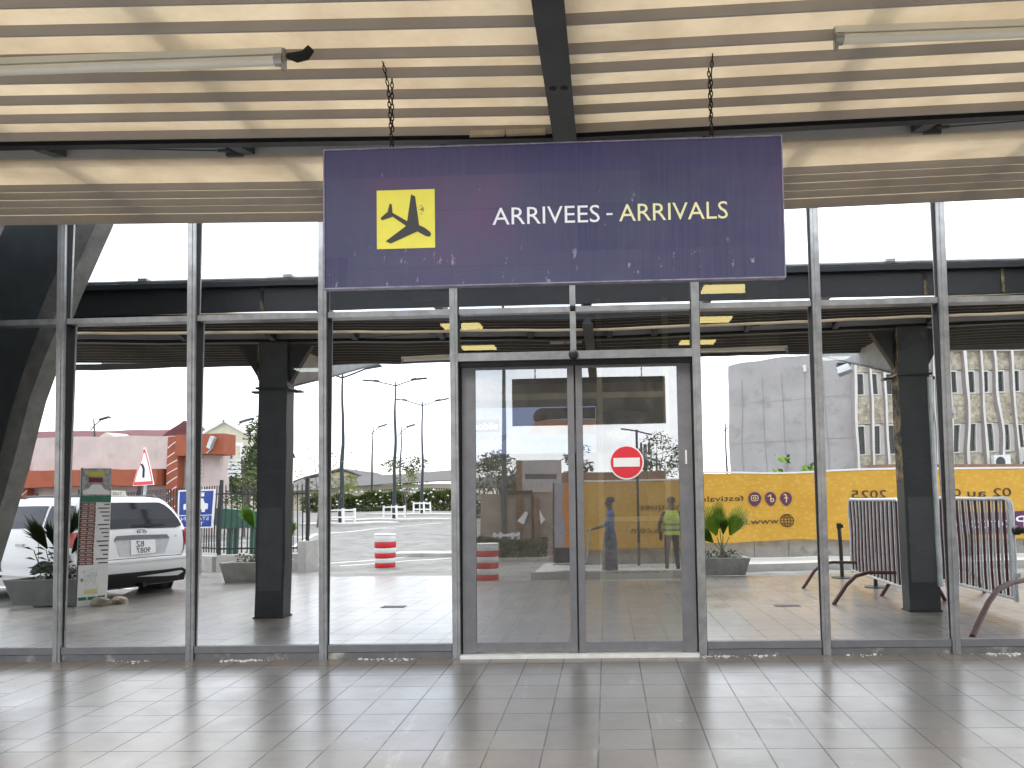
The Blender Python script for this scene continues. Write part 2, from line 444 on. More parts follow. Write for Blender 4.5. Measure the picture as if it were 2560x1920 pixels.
for a, b in zip(MX[:-1], MX[1:]):
    door = abs(a + 1.398) < .01
    spans = [(a + .0435, b - .0435)]
    sp2 = [(a + .0435, -.314), (-.262, b - .0435)] if door else spans
    for x0, x1 in sp2:
        m_ = MB(); m_.box(x0, -.034, ZT - .026, x1, .10, ZT + .026); part('transom', m_, M_alu, fac)
        m_ = MB()
        mp_ = Matrix.Translation((0, 0, 3.91)) @ Matrix.Rotation(R_(-.95), 4, 'X')
        m_.xbox(Matrix.Translation(((x0 + x1) / 2, .005, 3.91)) @ Matrix.Rotation(R_(-.95), 4, 'X'), x1 - x0 + .01, .010, 2 * (3.91 - ZT - .02))
        m_.m = [1 if i == 2 else 0 for i in range(6)]
        part('glass_pane', m_, [M_clear, M_mirror], fac)
    if door:
        for x0, x1 in sp2:
            m_ = MB(); h = (ZT - .026 - ZD - .04); zc = ZD + .04 + h / 2
            m_.xbox(Matrix.Translation(((x0 + x1) / 2, .005, zc)) @ Matrix.Rotation(R_(-.95), 4, 'X'), x1 - x0 + .01, .010, h)
            m_.m = [1 if i == 2 else 0 for i in range(6)]
            part('glass_pane', m_, [M_clear, M_mirror], fac)
        m_ = MB(); m_.box(a + .036, -.055, ZD - .030, b - .036, .12, ZD + .045); part('door_header', m_, M_alu, fac)
        m_ = MB(); m_.box(a + .036, .0, ZD - .075, b - .036, .12, ZD - .032); part('door_track', m_, M_black, fac)
        m_ = MB(); m_.box(a + .036, -.085, 0, b - .036, .12, .030); part('threshold', m_, M_sill, fac)
        m_ = MB(); m_.lathe([(.045, 0), (.045, .03), (.036, .05), (.015, .06)], 16); 
        m_.moved(Matrix.Translation((-.285, -.055, 2.765)) @ Matrix.Rotation(R_(90), 4, 'X'))
        part('door_sensor', m_, M_black, fac, True)
    else:
        x0, x1 = spans[0]
        m_ = MB(); h = 2 * (1.65 - .10)
        m_.xbox(Matrix.Translation(((x0 + x1) / 2, .005, 1.65)) @ Matrix.Rotation(R_(-.95), 4, 'X'), x1 - x0 + .01, .010, h)
        m_.m = [1 if i == 2 else 0 for i in range(6)]
        part('glass_pane', m_, [M_clear, M_mirror], fac)
        m_ = MB(); m_.box(x0, -.054, .067, x1, .11, .131); part('bottom_rail', m_, M_grey, fac)
        m_ = MB(); m_.box(x0, -.040, .0, x1, .11, .060); part('kick_panel', m_, M_kick, fac)
m_ = MB(); m_.box(MX[0] - .036, -.06, ZTOP, MX[-1] + .036, .11, ZTOP + .08); part('head_rail', m_, M_alu, fac)
# peeled plaster crumbs along the foot of the wall
m_ = MB(); r2 = random.Random(3)
for cx_, n_ in ((-3.35, 60), (-2.1, 26), (-1.9, 20), (.98, 50), (3.5, 60), (2.3, 14), (1.4, 14), (-4.4, 16)):
    for _ in range(n_):
        x = cx_ + r2.gauss(0, .12); y = -.048 - abs(r2.gauss(0, .045)) * (1 if r2.random() < .5 else .25); s_ = r2.choice((.003, .004, .005, .008, .014)) * r2.uniform(.6, 1.2)
        m_.xbox(Matrix.Translation((x, y, s_ * .35)) @ Matrix.Rotation(r2.uniform(0, 6), 4, 'Z'), s_ * 2.2, s_ * 1.3, s_ * .7)
tag(link_mesh('plaster_crumbs', m_, M_sill), 'pale crumbs of plaster lying along the foot of the glass wall', 'debris', kind='stuff')

# sliding door leaves (each slides by itself); they lean a little
TILT = Matrix.Translation((0, .03, 1.38)) @ Matrix.Rotation(R_(-1.35), 4, 'X') @ Matrix.Translation((0, 0, -1.38))
def leaf(x0, x1, so, si, label, outer_left):
    t = thing('sliding_door', label, 'door', ((x0 + x1) / 2, .03, 0), 'sliding door leaves of the entrance')
    wl, wr = (so, si) if outer_left else (si, so)
    m_ = MB(); m_.box(x0, -.022, .035, x0 + wl, .022, 2.70); m_.box(x1 - wr, -.022, .035, x1, .022, 2.70)
    m_.box(x0 + wl, -.020, .055, x1 - wr, .020, .128); m_.box(x0 + wl, -.020, 2.66, x1 - wr, .020, 2.70)
    xi = x0 + wl if not outer_left else x1 - wr
    part('door_frame', m_.moved(TILT), M_grey, t)
    m_ = MB(); m_.box(x0 + wl - .004, -.004, .120, x1 - wr + .004, .004, 2.668)
    m_.m = [1 if i == 2 else 0 for i in range(6)]
    part('door_glass', m_.moved(TILT), [M_clear, M_doorglass], t)
    m_ = MB(); xs_ = x1 if outer_left else x0
    m_.box(xs_ - .006, -.016, .04, xs_ + .006, .016, 2.69); part('rubber_seal', m_.moved(TILT), M_rubber, t)
    return t
dl = leaf(-1.345, -.292, .125, .062, 'left sliding door leaf in a grey frame, without a sign on its glass', True)
dr = leaf(-.276, .795, .125, .062, 'right sliding door leaf carrying a round red no entry sign', False)
M_red = mat('sign red', (.72, .018, .035), .35, 0, 3, .05)
M_signwhite = mat('sign white', (.86, .86, .86), .35, 0, 3, .03)
SG = Matrix.Translation((.187, -.008, 1.766))
m_ = MB(); m_.lathe([(.160, 0), (.160, -.006)], 48, ax='Y'); ns = part('no_entry_sign', m_.moved(TILT @ SG), M_signwhite, dr)
m_ = MB(); m_.lathe([(.147, -.006), (.147, -.0085)], 48, ax='Y'); part('red_disc', m_.moved(TILT @ SG), M_red, ns).location = (0, 0, 0)
m_ = MB(); m_.box(-.122, -.0085, -.041, .122, -.0115, .041); part('white_bar', m_.moved(TILT @ SG), M_signwhite, ns).location = (0, 0, 0)
m_ = MB(); m_.box(.728, -.028, 1.74, .744, -.023, 1.87); part('white_sticker', m_.moved(TILT), M_signwhite, dr)

# ------------------------------------------------------------------ canopy
can = thing('canopy', 'wide entrance canopy of cream panels and grey slats under dark steel beams', 'canopy', (0, -3, 0))
XR = -.19
def cz(x): return .0184 * abs(x - XR)
def strip(mb, x0, x1, y0, y1, z0, z1, m=0):
    """box that follows the slight fold of the ceiling at the rafter"""
    v = []
    for (x, y) in ((x0, y0), (x1, y0), (x1, y1), (x0, y1)): v.append((x, y, z0 + cz(x)))
    for (x, y) in ((x0, y0), (x1, y0), (x1, y1), (x0, y1)): v.append((x, y, z1 + cz(x)))
    mb.add(v, [(0, 3, 2, 1), (4, 5, 6, 7), (0, 1, 5, 4), (1, 2, 6, 5), (2, 3, 7, 6), (3, 0, 4, 7)], m)
ZB = 3.523
slat_y = [-4.06, -3.879, -3.699, -3.493, -3.336, -3.146, -2.962, -2.765]
far_y = [-2.06, -1.93, -1.795, -1.66, -1.51]
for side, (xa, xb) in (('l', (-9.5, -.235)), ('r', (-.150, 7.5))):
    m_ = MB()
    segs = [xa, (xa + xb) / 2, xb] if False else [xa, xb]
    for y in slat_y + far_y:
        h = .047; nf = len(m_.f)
        strip(m_, segs[0], segs[1], y, y + .010, ZB - (.020 if y > -1.6 else 0), ZB + h); m_.m[nf + 4] = 1  # shade put into colour: slat backs black, so the mirrored soffit looks dark
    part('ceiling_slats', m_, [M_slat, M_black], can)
    m_ = MB()
    strip(m_, xa, xb, -4.10, -2.70, ZB + .050, ZB + .056)
    strip(m_, xa, xb, -2.41, -1.475, ZB + .050, ZB + .056)
    part('ceiling_panel', m_, M_cream, can)
    m_ = MB()   # recessed plate behind the purlin gap
    strip(m_, xa, xb, -2.74, -2.36, ZB + .13, ZB + .15); strip(m_, xa, xb, -2.415, -2.40, ZB + .057, ZB + .13)
    strip(m_, xa, xb, -2.74, -2.70, ZB + .058, ZB + .129)
    part('gutter_plate', m_, mat('light grey gutter plate', (.46, .455, .45), .7, 0, 3, .1), can)
    m_ = MB(); strip(m_, xa, xb, -2.712, -2.655, ZB - .004, ZB + .016); strip(m_, xa, xb, -2.712, -2.694, ZB + .016, ZB + .05)
    part('purlin', m_, M_black, can)
    for xx in ((-8.2, -6.6, -5.0, -3.4, -1.95) if xa < -5 else (1.2, 2.6, 4.2, 5.8)):
        for ya_, yb_ in ((-4.05, -2.78), (-2.38, -1.55)):
            m_ = MB(); m_.box(xx - .05, ya_, ZB + .16 + cz(xx), xx + .05, yb_, ZB + .24 + cz(xx)); part('roof_joist', m_, M_charcoal, can)
# brackets from the purlin into the gutter recess
for bx, k in ((-5.6, 1), (-4.4, 1), (-3.30, 1), (-2.13, 1), (-.96, 1), (.075, -1), (.65, -1), (1.86, -1), (3.0, -1), (4.2, -1)):
    m_ = MB(); z0 = ZB + cz(bx)
    m_.prism([(-2.655, z0 + .045), (-2.655, z0 + .012), (-2.425, z0 + .060), (-2.425, z0 + .125), (-2.655, z0 + .125)], 0, bx - .035, bx + .035)
    m_.lathe([(.012, -.045), (.012, -.034)], 8, (bx, -2.45, z0 + .085), 'X')
    part('purlin_bracket', m_, M_charcoal, can)
for bx, ex in ((-2.20, -3.25), (1.93, 3.1)):
    z0 = ZB + cz(bx); s_ = 1 if ex > bx else -1
    m_ = MB(); m_.xbox(Matrix.Translation((bx + s_ * .01, -2.44, z0 + .075)), .10, .02, .065)
    m_.path([(bx + s_ * .03, -2.45, z0 + .075), (bx + s_ * .10, -2.46, z0 + .073)], .010, 8)
    m_.path([(bx + s_ * .10, -2.46, z0 + .073), (ex, -2.62, ZB + cz(ex) + .03)], .004, 6)
    part('brace_rod', m_, M_charcoal, can)
m_ = MB()   # central rafter, box with two oval holes in its underside
m_.box(-.255, -7.0, 3.46, -.13, -1.55, 3.475); m_.box(-.240, -7.0, 3.475, -.145, -1.55, 3.86); m_.box(-.262, -7.0, 3.50, -.255, -1.55, 3.80)
part('rafter', m_, M_charcoal, can)
for hx in (-.219, -.166):
    m_ = MB(); m_.lathe([(.020, 0), (.020, -.003)], 16); m_.moved(Matrix.Translation((hx, -3.33, 3.459)) @ Matrix.Diagonal((.9, .75, 1, 1)))
    part('bolt_hole', m_, M_rubber, can)
m_ = MB(); m_.lathe([(.014, 0), (.014, -.004), (.006, -.010)], 12, (-2.66, -2.60, 3.70)); part('bolt_cap', m_, M_white, can)
# fascia toward the glass
m_ = MB(); m_.box(-9.5, -1.47, 3.655, 7.5, -1.44, 3.99); m_.box(-9.5, -1.44, 3.93, 7.5, -1.36, 3.99)
part('fascia', m_, M_black, can)
m_ = MB(); m_.path([(-9.5, -1.39, 4.02), (-5, -1.39, 4.02), (0, -1.39, 4.02), (7.5, -1.39, 4.02)], .02, 8)
for x in (-7.2, -5.3, -3.6, -1.1, 1.4, 3.2, 5.1): m_.box(x - .05, -1.43, 4.02, x + .05, -1.35, 4.055)
part('gutter_pipe', m_, M_alu, can)
M_rustpaint = mat('flaking yellow primer', (.30, .23, .12), .8, 0, 14, .35, .2, dirt=((.018, .018, .02), .47))
for x in (-3.93, 3.60, 4.45): m_ = MB(); m_.box(x - .018, -1.438, 3.66, x + .018, -1.430, 3.98); part('primer_streak', m_, M_rustpaint, can)
m_ = MB()   # slim edge purlin carried by the tips of the arms
m_.box(-9.5, -6.5, 4.135, 7.5, -6.42, 4.20); part('edge_purlin', m_, M_brownplate, can)
m_ = MB(); m_.box(-9.5, -4.18, 3.57, 7.5, -4.11, 3.66); part('edge_beam', m_, M_charcoal, can)
# old numbered plates tucked behind the purlin
M_oldplate = mat('stained cream plate', (.42, .38, .31), .7, 0, 9, .25, .1)
t = thing('number_plates', 'pair of stained cream plates wedged under the purlin beside the dark rafter', 'plate', (-.5, -2.75, 3.55))
for xa, xb, tx in ((-.715, -.525, '10 · 0'), (-.515, -.30, '10 10')):
    m_ = MB(); m_.xbox(Matrix.Translation(((xa + xb) / 2, -2.775, 3.530)) @ Matrix.Rotation(R_(-38), 4, 'X'), xb - xa, .012, .062)
    pl = part('plate', m_, M_oldplate, t, local=False)
    tm = text_mb(tx, .045, Matrix.Translation(((xa + xb) / 2, -2.782, 3.515)) @ Matrix.Rotation(R_(52), 4, 'X'), .0005, 'CENTER')
    for w_ in split_gap(tm, 0, .009): part('digits', w_, M_charcoal, pl)
# fluorescent battens
def batten(x0, x1, y, z, name_label, connector):
    t = thing('tube_light', name_label, 'tube light', ((x0 + x1) / 2, y, z), 'fluorescent tube lights under the canopy')
    m_ = MB(); m_.path([(x0 + .03, y, z), (x1 - .03, y, z)], .0215, 16, cap=True); part('diffuser_tube', m_, M_tube, t, True)
    m_ = MB(); m_.box(x0, y - .018, z + .022, x1, y + .018, z + .050); part('housing', m_, M_tube, t)
    for e, s_ in ((x0, 1), (x1, -1)):
        m_ = MB(); m_.path([(e, y, z), (e + s_ * .035, y, z)], .025, 16); m_.box(e - .004, y - .012, z - .045, e + .012, y + .012, z + .05)
        part('end_cap', m_, M_alu, t, True)
    if connector:
        m_ = MB(); s_ = 1 if connector > 0 else -1; e = x1 if s_ > 0 else x0
        pts = [(e + s_ * .02, y, z + .02), (e + s_ * .06, y, z + .012), (e + s_ * .10, y, z + .02), (e + s_ * .125, y, z + .05)]
        m_.path(pts, [.012, .022, .022, .018], 10); part('cable_gland', m_, M_rubber, t, True)
    return t
batten(-2.95, -1.40, -3.56, 3.500, 'tube light at the left of the rafter with a black cable gland', 1)
batten(1.03, 2.60, -3.53, 3.522, 'tube light at the right of the rafter with a bare metal end', 0)

# ------------------------------------------------------------------ steel columns and arms, pylon
def column(x, label, arm_s, patch):
    y0, y1 = -2.62, -2.40
    t = thing('steel_column', label, 'column', (x, -2.56, 0), 'steel columns holding up the canopy')
    m_ = MB(); m_.box(x - .185, y0, 0, x + .185, y1, 3.54); part('shaft', m_, M_darksteel, t)
    m_ = MB(); m_.box(x - .20, y0 - .015, 0, x + .20, y1 + .015, .02); m_.box(x - .215, y0 - .03, 2.93, x + .215, y1 + .03, 2.955)
    for s_ in (-1, 1): m_.box(x + s_ * .216, -2.6, 2.90, x + s_ * .33, -2.5, 2.925)
    part('collar', m_, M_black, t)
    m_ = MB(); m_.prism([(-2.63, 2.97), (-2.63, 3.55), (-4.1, 3.62), (-6.5, 4.13), (-6.5, 4.05)], 0, x - .05, x + .05)
    part('cantilever_arm', m_, mat('bare grey steel arm', (.30, .31, .31), .6, 0, 4, .2, .08), t)
    m_ = MB(); m_.add([(x - .09, -2.64, 2.975), (x + .09, -2.64, 2.975), (x + .09, -6.52, 4.04), (x - .09, -6.52, 4.04), (x - .09, -2.64, 2.99), (x + .09, -2.64, 2.99), (x + .09, -6.52, 4.055), (x - .09, -6.52, 4.055)],
                    [(0, 3, 2, 1), (4, 5, 6, 7), (0, 1, 5, 4), (1, 2, 6, 5), (2, 3, 7, 6), (3, 0, 4, 7)])
    part('arm_flange', m_, M_black, t)
    m_ = MB()   # haunches sideways under the beam
    for s_ in (-1, 1):
        pl = [(x + s_ * .187, 3.02), (x + s_ * .187, 3.50), (x + s_ * .48, 3.50)]
        if s_ > 0: pl = pl[::-1]
        m_.prism(pl, 1, -2.56, -2.46)
    part('haunch', m_, M_black, t)
    m_ = MB(); m_.box(x - .185, y1, .95, x + .185, y1 + .004, .958); m_.box(x - .185, y1, 1.85, x + .185, y1 + .004, 1.858)
    m_.box(x - .15, y1, .35, x + .15, y1 + .006, 1.40); part('access_plate', m_, M_charcoal, t)
    if patch:
        m_ = MB(); m_.box(x - .194, -2.60, 1.6 if patch > 1 else 3.05, x - .186, -2.39, 3.52); part('rust_patch', m_, M_rustpaint, t)
    return t
column(-4.29, 'dark steel column at the left end of the canopy, near the palm in a light trough', 1, 1)
column(3.87, 'dark steel column with flaking primer beside the crowd barriers', -1, 2)
# horizontal beam linking the columns (hidden above the ceiling, seen at its ends)
t = thing('steel_pylon', 'huge slanting dark steel pylon leaning across the far left end of the glass wall', 'pylon', (-6.3, -.6, 0))
outer = [(-4.90, 5.5), (-5.18, 4.39), (-5.49, 3.65), (-5.75, 2.96), (-5.89, 2.55), (-6.03, 1.9), (-6.19, 1.28), (-6.38, .6), (-6.5, 0)]
inner = [(-5.08, 5.5), (-5.38, 4.39), (-5.69, 3.62), (-5.93, 2.96), (-6.06, 2.5), (-6.19, 1.9), (-6.34, 1.28), (-6.52, .6), (-6.63, 0)]
m_ = MB(); m_.prism([(-9.2, 0), (-9.2, 5.5)] + inner, 1, -.62, -.50)
part('web', m_, mat('pylon dark green grey', (.040, .050, .052), .55, 0, 4, .3, .08), t)
m_ = MB(); m_.prism(inner[::-1] + outer, 1, -.68, -.46); part('flange', m_, mat('pylon flange paint', (.16, .155, .14), .6, 0, 7, .3, .1, dirt=((.30, .29, .27), .70)), t)

# ------------------------------------------------------------------ hanging sign and chains
def m_sign():
    t = NT('faded purple sign print')
    n1 = t.noise(1.1, 3, .5, t.co(loc=(1.55, 0, 1.3))); n2 = t.noise(3.2, 4, .6, t.co(scale=(1, 1, 1), loc=(2, 0, 0)))
    k = t.rampf(n1, [(.32, (.011, .008, .070)), (.50, (.028, .019, .088)), (.66, (.095, .026, .105))])
    k = t.mix(t.rampf(n2, [(.45, 0.0), (.75, .75)]), k, (.042, .045, .095))
    # weathered rectangular zones of a patched film
    b = t.n('ShaderNodeTexBrick'); b.offset = .37; b.inputs['Scale'].default_value = 1; b.inputs['Brick Width'].default_value = .46; b.inputs['Row Height'].default_value = .222
    b.inputs['Mortar Size'].default_value = .0016; b.inputs['Color1'].default_value = (0, 0, 0, 1); b.inputs['Color2'].default_value = (1, 1, 1, 1); b.inputs['Mortar'].default_value = (.4, .4, .4, 1)
    t.l(t.co(rot=(R_(90), 0, 0), loc=(.11, .02, 0)), b.inputs['Vector'])
    k = t.mix(t.rampf(b.outputs['Color'], [(0, 0.0), (1, .40)]), k, (.065, .066, .125))
    sx = t.n('ShaderNodeSeparateXYZ'); t.l(t.co(), sx.inputs[0])
    tp = t.n('ShaderNodeMapRange'); tp.inputs[1].default_value = 3.055; tp.inputs[2].default_value = 3.062; t.l(sx.outputs[2], tp.inputs[0])
    k = t.mix(t.mix(1.0, tp.outputs[0], (.55, .55, .55), 'MULTIPLY'), k, (.016, .012, .10))
    # vertical hatch of corrugated board
    w = t.noise(1, 2, .6, t.co(scale=(120, 1, 3)))
    k = t.mix(t.rampf(w, [(.40, 0.0), (.72, .33)]), k, (.058, .058, .125))
    w2 = t.noise(1, 2, .6, t.co(scale=(3, 1, 70)))
    k = t.mix(t.rampf(w2, [(.45, 0.0), (.75, .25)]), k, (.035, .03, .07))
    # seams
    for zz in (2.895, 2.625):
        a = t.n('ShaderNodeMath', operation='SUBTRACT'); a.inputs[1].default_value = zz; t.l(sx.outputs[2], a.inputs[0])
        c_ = t.n('ShaderNodeMath', operation='ABSOLUTE'); t.l(a.outputs[0], c_.inputs[0])
        d_ = t.n('ShaderNodeMath', operation='LESS_THAN'); d_.inputs[1].default_value = .0013; t.l(c_.outputs[0], d_.inputs[0])
        k = t.mix(d_.outputs[0], k, (.03, .025, .05))
    # pale scrapes, mostly along the bottom edge
    lo = t.n('ShaderNodeMapRange'); lo.inputs[1].default_value = 2.76; lo.inputs[2].default_value = 2.60; t.l(sx.outputs[2], lo.inputs[0])
    sc_ = t.rampf(t.noise(1, 5, .7, t.co(scale=(26, 1, 11), rot=(0, R_(14), 0))), [(.635, 0.0), (.68, .6)])
    k = t.mix(t.mix(1.0, lo.outputs[0], sc_, 'MULTIPLY'), k, (.50, .45, .52))
    sc2 = t.rampf(t.noise(1, 5, .75, t.co(scale=(30, 1, 9), rot=(0, R_(-30), 0))), [(.69, 0.0), (.72, .6)])
    k = t.mix(sc2, k, (.42, .38, .45))
    t.set(Color=k, Roughness=.42); t.bump(w, .08, .001); return t.m
M_sign = m_sign()
M_signback = mat('dark sign back', (.035, .036, .036), .5, 0, 4, .2)
sg = thing('hanging_sign', 'wide purple sign reading ARRIVEES - ARRIVALS with a yellow plane square', 'sign', (-.24, -3.31, 2.53))
m_ = MB(); m_.xbox(Matrix.Translation((-.2355, -3.31, 2.867)), 2.150, .036, .664)
m_.m = [0, 0, 1, 0, 0, 0] if False else [0] * 6
m_.m[2] = 1
part('panel', m_, [M_signback, M_sign], sg)
m_ = MB()
x0, x1, z0, z1 = -1.3125, .8415, 2.533, 3.201; e = .006
m_.box(x0, -3.332, z0, x1, -3.290, z0 + e); m_.box(x0, -3.332, z1 - e, x1, -3.290, z1); m_.box(x0, -3.332, z0 + e, x0 + e, -3.290, z1 - e); m_.box(x1 - e, -3.332, z0 + e, x1, -3.290, z1 - e)
part('edge_frame', m_, mat('sign edge', (.20, .18, .24), .4, .3, 20, .4), sg)
M_yel = mat('sign yellow', (.80, .72, .06), .4, 0, 6, .06)
yq = -3.3285
m_ = MB(); m_.box(-1.058, yq - .002, 2.717, -.783, yq, 2.996); sq = part('yellow_square', m_, M_yel, sg)
pl_px = [(460, 308), (478, 318), (495, 450), (520, 462), (545, 482), (550, 494), (541, 503), (524, 500), (487, 478), (365, 530), (342, 520), (436, 452), (375, 408), (325, 423), (320, 412), (352, 385), (362, 347), (371, 352), (374, 390), (441, 430)]
def sgp(u, v): return (-1.058 + (u - 302) / 265 * .275, 2.996 - (v - 286) / 268 * .279)
m_ = MB(); m_.prism([sgp(*p) for p in pl_px], 1, yq - .004, yq - .0025)
part('plane_symbol', m_, mat('symbol black', (.03, .028, .028), .5, 0, 5, .2), sq)
M_txtw = mat('letter white', (.82, .82, .84), .4, 0, 8, .04); M_txty = mat('letter pale yellow', (.82, .78, .42), .4, 0, 8, .05)
SX = Matrix.Rotation(R_(90), 4, 'X')
def sign_text(txt, x0, x1, zb, h, m, name):
    tm = text_mb(txt, 1.0, Matrix.Identity(4)); xs_ = [v[0] for v in tm.v]; ys_ = [v[1] for v in tm.v]
    sx_ = (x1 - x0) / (max(xs_) - min(xs_)); sy_ = h / (max(ys_) - min(ys_))
    o_ = MB(); o_.f = tm.f; o_.m = tm.m
    o_.v = [(x0 + (v[0] - min(xs_)) * sx_, yq - .0012, zb + (v[1] - min(ys_)) * sy_) for v in tm.v]
    return part(name, o_, m, sg)
sign_text('ARRIVEES', -.512, -.010, 2.816, .082, M_txtw, 'white_lettering')
sign_text('-', .021, .050, 2.848, .009, M_txtw, 'hyphen')
sign_text('ARRIVALS', .080, .583, 2.816, .082, M_txty, 'yellow_lettering')
# rub mark on the yellow square
m_ = MB(); r2 = random.Random(5)
for _ in range(14):
    a = r2.uniform(0, 6.28); c_ = Vector((-.846 + r2.gauss(0, .006), yq - .0026, 2.905 + r2.gauss(0, .012)))
    d_ = Vector((math.cos(a), 0, math.sin(a))) * .009; n_ = Vector((-math.sin(a), 0, math.cos(a))) * .0009
    m_.add([c_ - d_ - n_, c_ + d_ - n_, c_ + d_ + n_, c_ - d_ + n_], [(0, 1, 2, 3)])
part('scratch_mark', m_, mat('scratch brown', (.38, .30, .08), .6), sq)
def chain(p0, p1, mb, sag=(0, 0)):
    p0, p1 = Vector(p0), Vector(p1); L = (p1 - p0).length; n = int(L / .0245)
    for i in range(n):
        t_ = (i + .5) / n; c_ = p0.lerp(p1, t_) + Vector((sag[0] * math.sin(t_ * math.pi), 0, 0))
        dv = (p1 - p0).normalized(); side = Vector((1, 0, 0)) if i % 2 else Vector((0, 1, 0))
        side = (side * .9 + Vector((0, .35, 0)) * (1 if i % 2 else 0)).normalized()
        pts = []
        for k in range(10):
            a = 2 * math.pi * k / 10
            pts.append(c_ + dv * .0165 * math.cos(a) + side * .0065 * math.sin(a))
        mb.path(pts, .0027, 5, closed=True)
for (xt, x1_, xs2, lab) in ((-1.006, -.990, -.986, 'rusty link chain holding up the left end of the purple sign'), (.527, .519, .512, 'rusty link chain holding up the right end of the purple sign')):
    m_ = MB(); chain((xt - (.006 if xt < 0 else 0), -3.38 if xt < 0 else -3.352, 3.600 if xt < 0 else 3.585), (x1_ + (.012 if xt < 0 else .004) * (-1 if xt < 0 else 1), -3.325, 3.50), m_); chain((x1_ + (-.012 if xt < 0 else .004), -3.325, 3.50), (x1_, -3.31, 3.20), m_)
    chain((xs2, -3.318, 3.60), (x1_ + (.002 if xt < 0 else -.002), -3.306, 3.29), m_)
    m_.path([(x1_ - .006, -3.31, 3.25), (x1_ - .008, -3.31, 3.215), (x1_, -3.31, 3.202), (x1_ + .008, -3.31, 3.215), (x1_ + .006, -3.31, 3.25)], .003, 6)
    single('chain', m_, M_fibre, lab, 'chain', True, 'chains of the hanging sign')

# ------------------------------------------------------------------ terminal interior
M_wallin = mat('interior dull wall', (.50, .46, .40), .8, 0, 2, .1)
M_ceil = mat('interior dark ceiling', (.05, .055, .06), .8, 0, 2, .1)
tm_ = thing('terminal_building', 'terminal hall behind the glass wall with a dark ceiling and warm panels', 'building', (0, 7, 0))
m_ = MB(); m_.box(-9, .13, 4.50, 7, 17, 4.62); part('ceiling', m_, M_ceil, tm_)
m_ = MB(); m_.box(-9, 15.0, 0, 7, 15.2, 4.5); m_.box(-9.2, .13, 0, -9, 15.2, 4.72); m_.box(7, .13, 0, 7.2, 15.2, 4.72); part('wall', m_, M_wallin, tm_)
m_ = MB(); m_.box(-9.2, .115, 4.72, 7.2, 15.4, 4.9); part('roof', m_, M_brownplate, tm_)
for (x0, x1, y, on) in ((1.52, 2.22, 4.1, 1), (1.62, 2.32, 6.25, 1), (1.62, 2.36, 8.45, 1), (-3.0, -2.28, 6.3, 1), (-3.08, -2.36, 8.5, 1), (6.0, 6.8, 5.6, 0), (-3.0, -2.3, 4.1, 0), (-3.4, -2.4, 1.0, 2), (-.9, .1, 1.0, 2), (1.5, 2.5, 1.0, 2), (4.2, 5.2, 1.0, 2), (5.2, 6.0, 11.0, 2), (-7.8, -7.0, 11, 2)):  # glowing white entries are unseen fill panels added to brighten the hall
    m_ = MB(); m_.box(x0, y, 4.470, x1, y + .42, 4.497); part('ceiling_and_fill_light', m_, (M_white, M_warmlamp, M_fillpanel)[on], tm_)
M_frame = mat('cream aluminium frame', (.74, .67, .48), .5, .1, 6, .1)
m_ = MB()
for x in (-.09, .97): m_.box(x - .045, 4.76, 0, x + .045, 4.84, 4.495)
m_.box(-.04, 4.77, .93, .92, 4.83, 1.0); m_.box(-4.5, 4.77, 2.90, -.14, 4.83, 2.99); m_.box(1.02, 4.77, .93, 2.6, 4.83, 1.0); m_.box(-.04, 4.77, 2.90, .92, 4.83, 2.99); m_.box(-.04, 4.77, 0, .92, 4.83, .10)
single('glazed_partition', m_, M_frame, 'cream aluminium partition frame standing inside behind the doors', 'partition')
m_ = MB(); m_.box(1.9, 2.6, 0, 2.25, 2.95, 4.495)
single('interior_pillar', m_, mat('olive brown pillar', (.20, .175, .12), .6, 0, 4, .15), 'olive brown pillar inside the hall behind the right panes', 'pillar')
# advertising panel inside
ad = thing('advert_panel', 'large pale blue advertising panel inside, seen through the left door leaf', 'advert', (-1.5, 5.3, 0))
m_ = MB(); m_.box(-3.2, 5.25, 2.05, -.16, 5.35, 2.82); part('board', m_, m_emit('added glow advert blue', (.34, .43, .78), .42), ad)  # board, label, letters and skin get added glow to show through the glass
ya = 5.248
def adtext(tx, size, x, z, m, al='LEFT'):
    for w_ in split_gap(text_mb(tx, size, Matrix.Translation((x, ya - .003, z)) @ SX, .001, al), 0, size * .16): part('lettering', w_, m, ad)
m_ = MB(); m_.box(-2.95, ya - .002, 2.42, -1.77, ya, 2.63); part('blue_label', m_, m_emit('added glow label blue', (.12, .20, .50), .12), ad)
adtext('mobile', .17, -1.80, 2.465, m_emit('added glow white lettering', (1, 1, 1), 1.3), 'RIGHT')
M_adtx = mat('advert dark lettering', (.02, .025, .05), .5)
adtext('une appli,', .155, -1.56, 2.285, M_adtx, 'RIGHT'); adtext('de vie', .155, -1.72, 2.14, M_adtx, 'RIGHT')
m_ = MB(); m_.prism([(-1.16, 2.60), (-.17, 2.60), (-.17, 2.36), (-1.30, 2.36), (-1.27, 2.44)], 1, ya - .002, ya); part('portrait_skin', m_, m_emit('added glow portrait skin', (.62, .27, .16), .26), ad)
m_ = MB(); m_.prism([(-1.20, 2.60), (-1.17, 2.57), (-1.0, 2.605), (-.6, 2.62), (-.17, 2.61), (-.17, 2.80), (-1.08, 2.80), (-1.16, 2.76), (-1.21, 2.68)], 1, ya - .005, ya - .0025); part('portrait_hair', m_, mat('portrait hair', (.012, .012, .018), .7), ad)
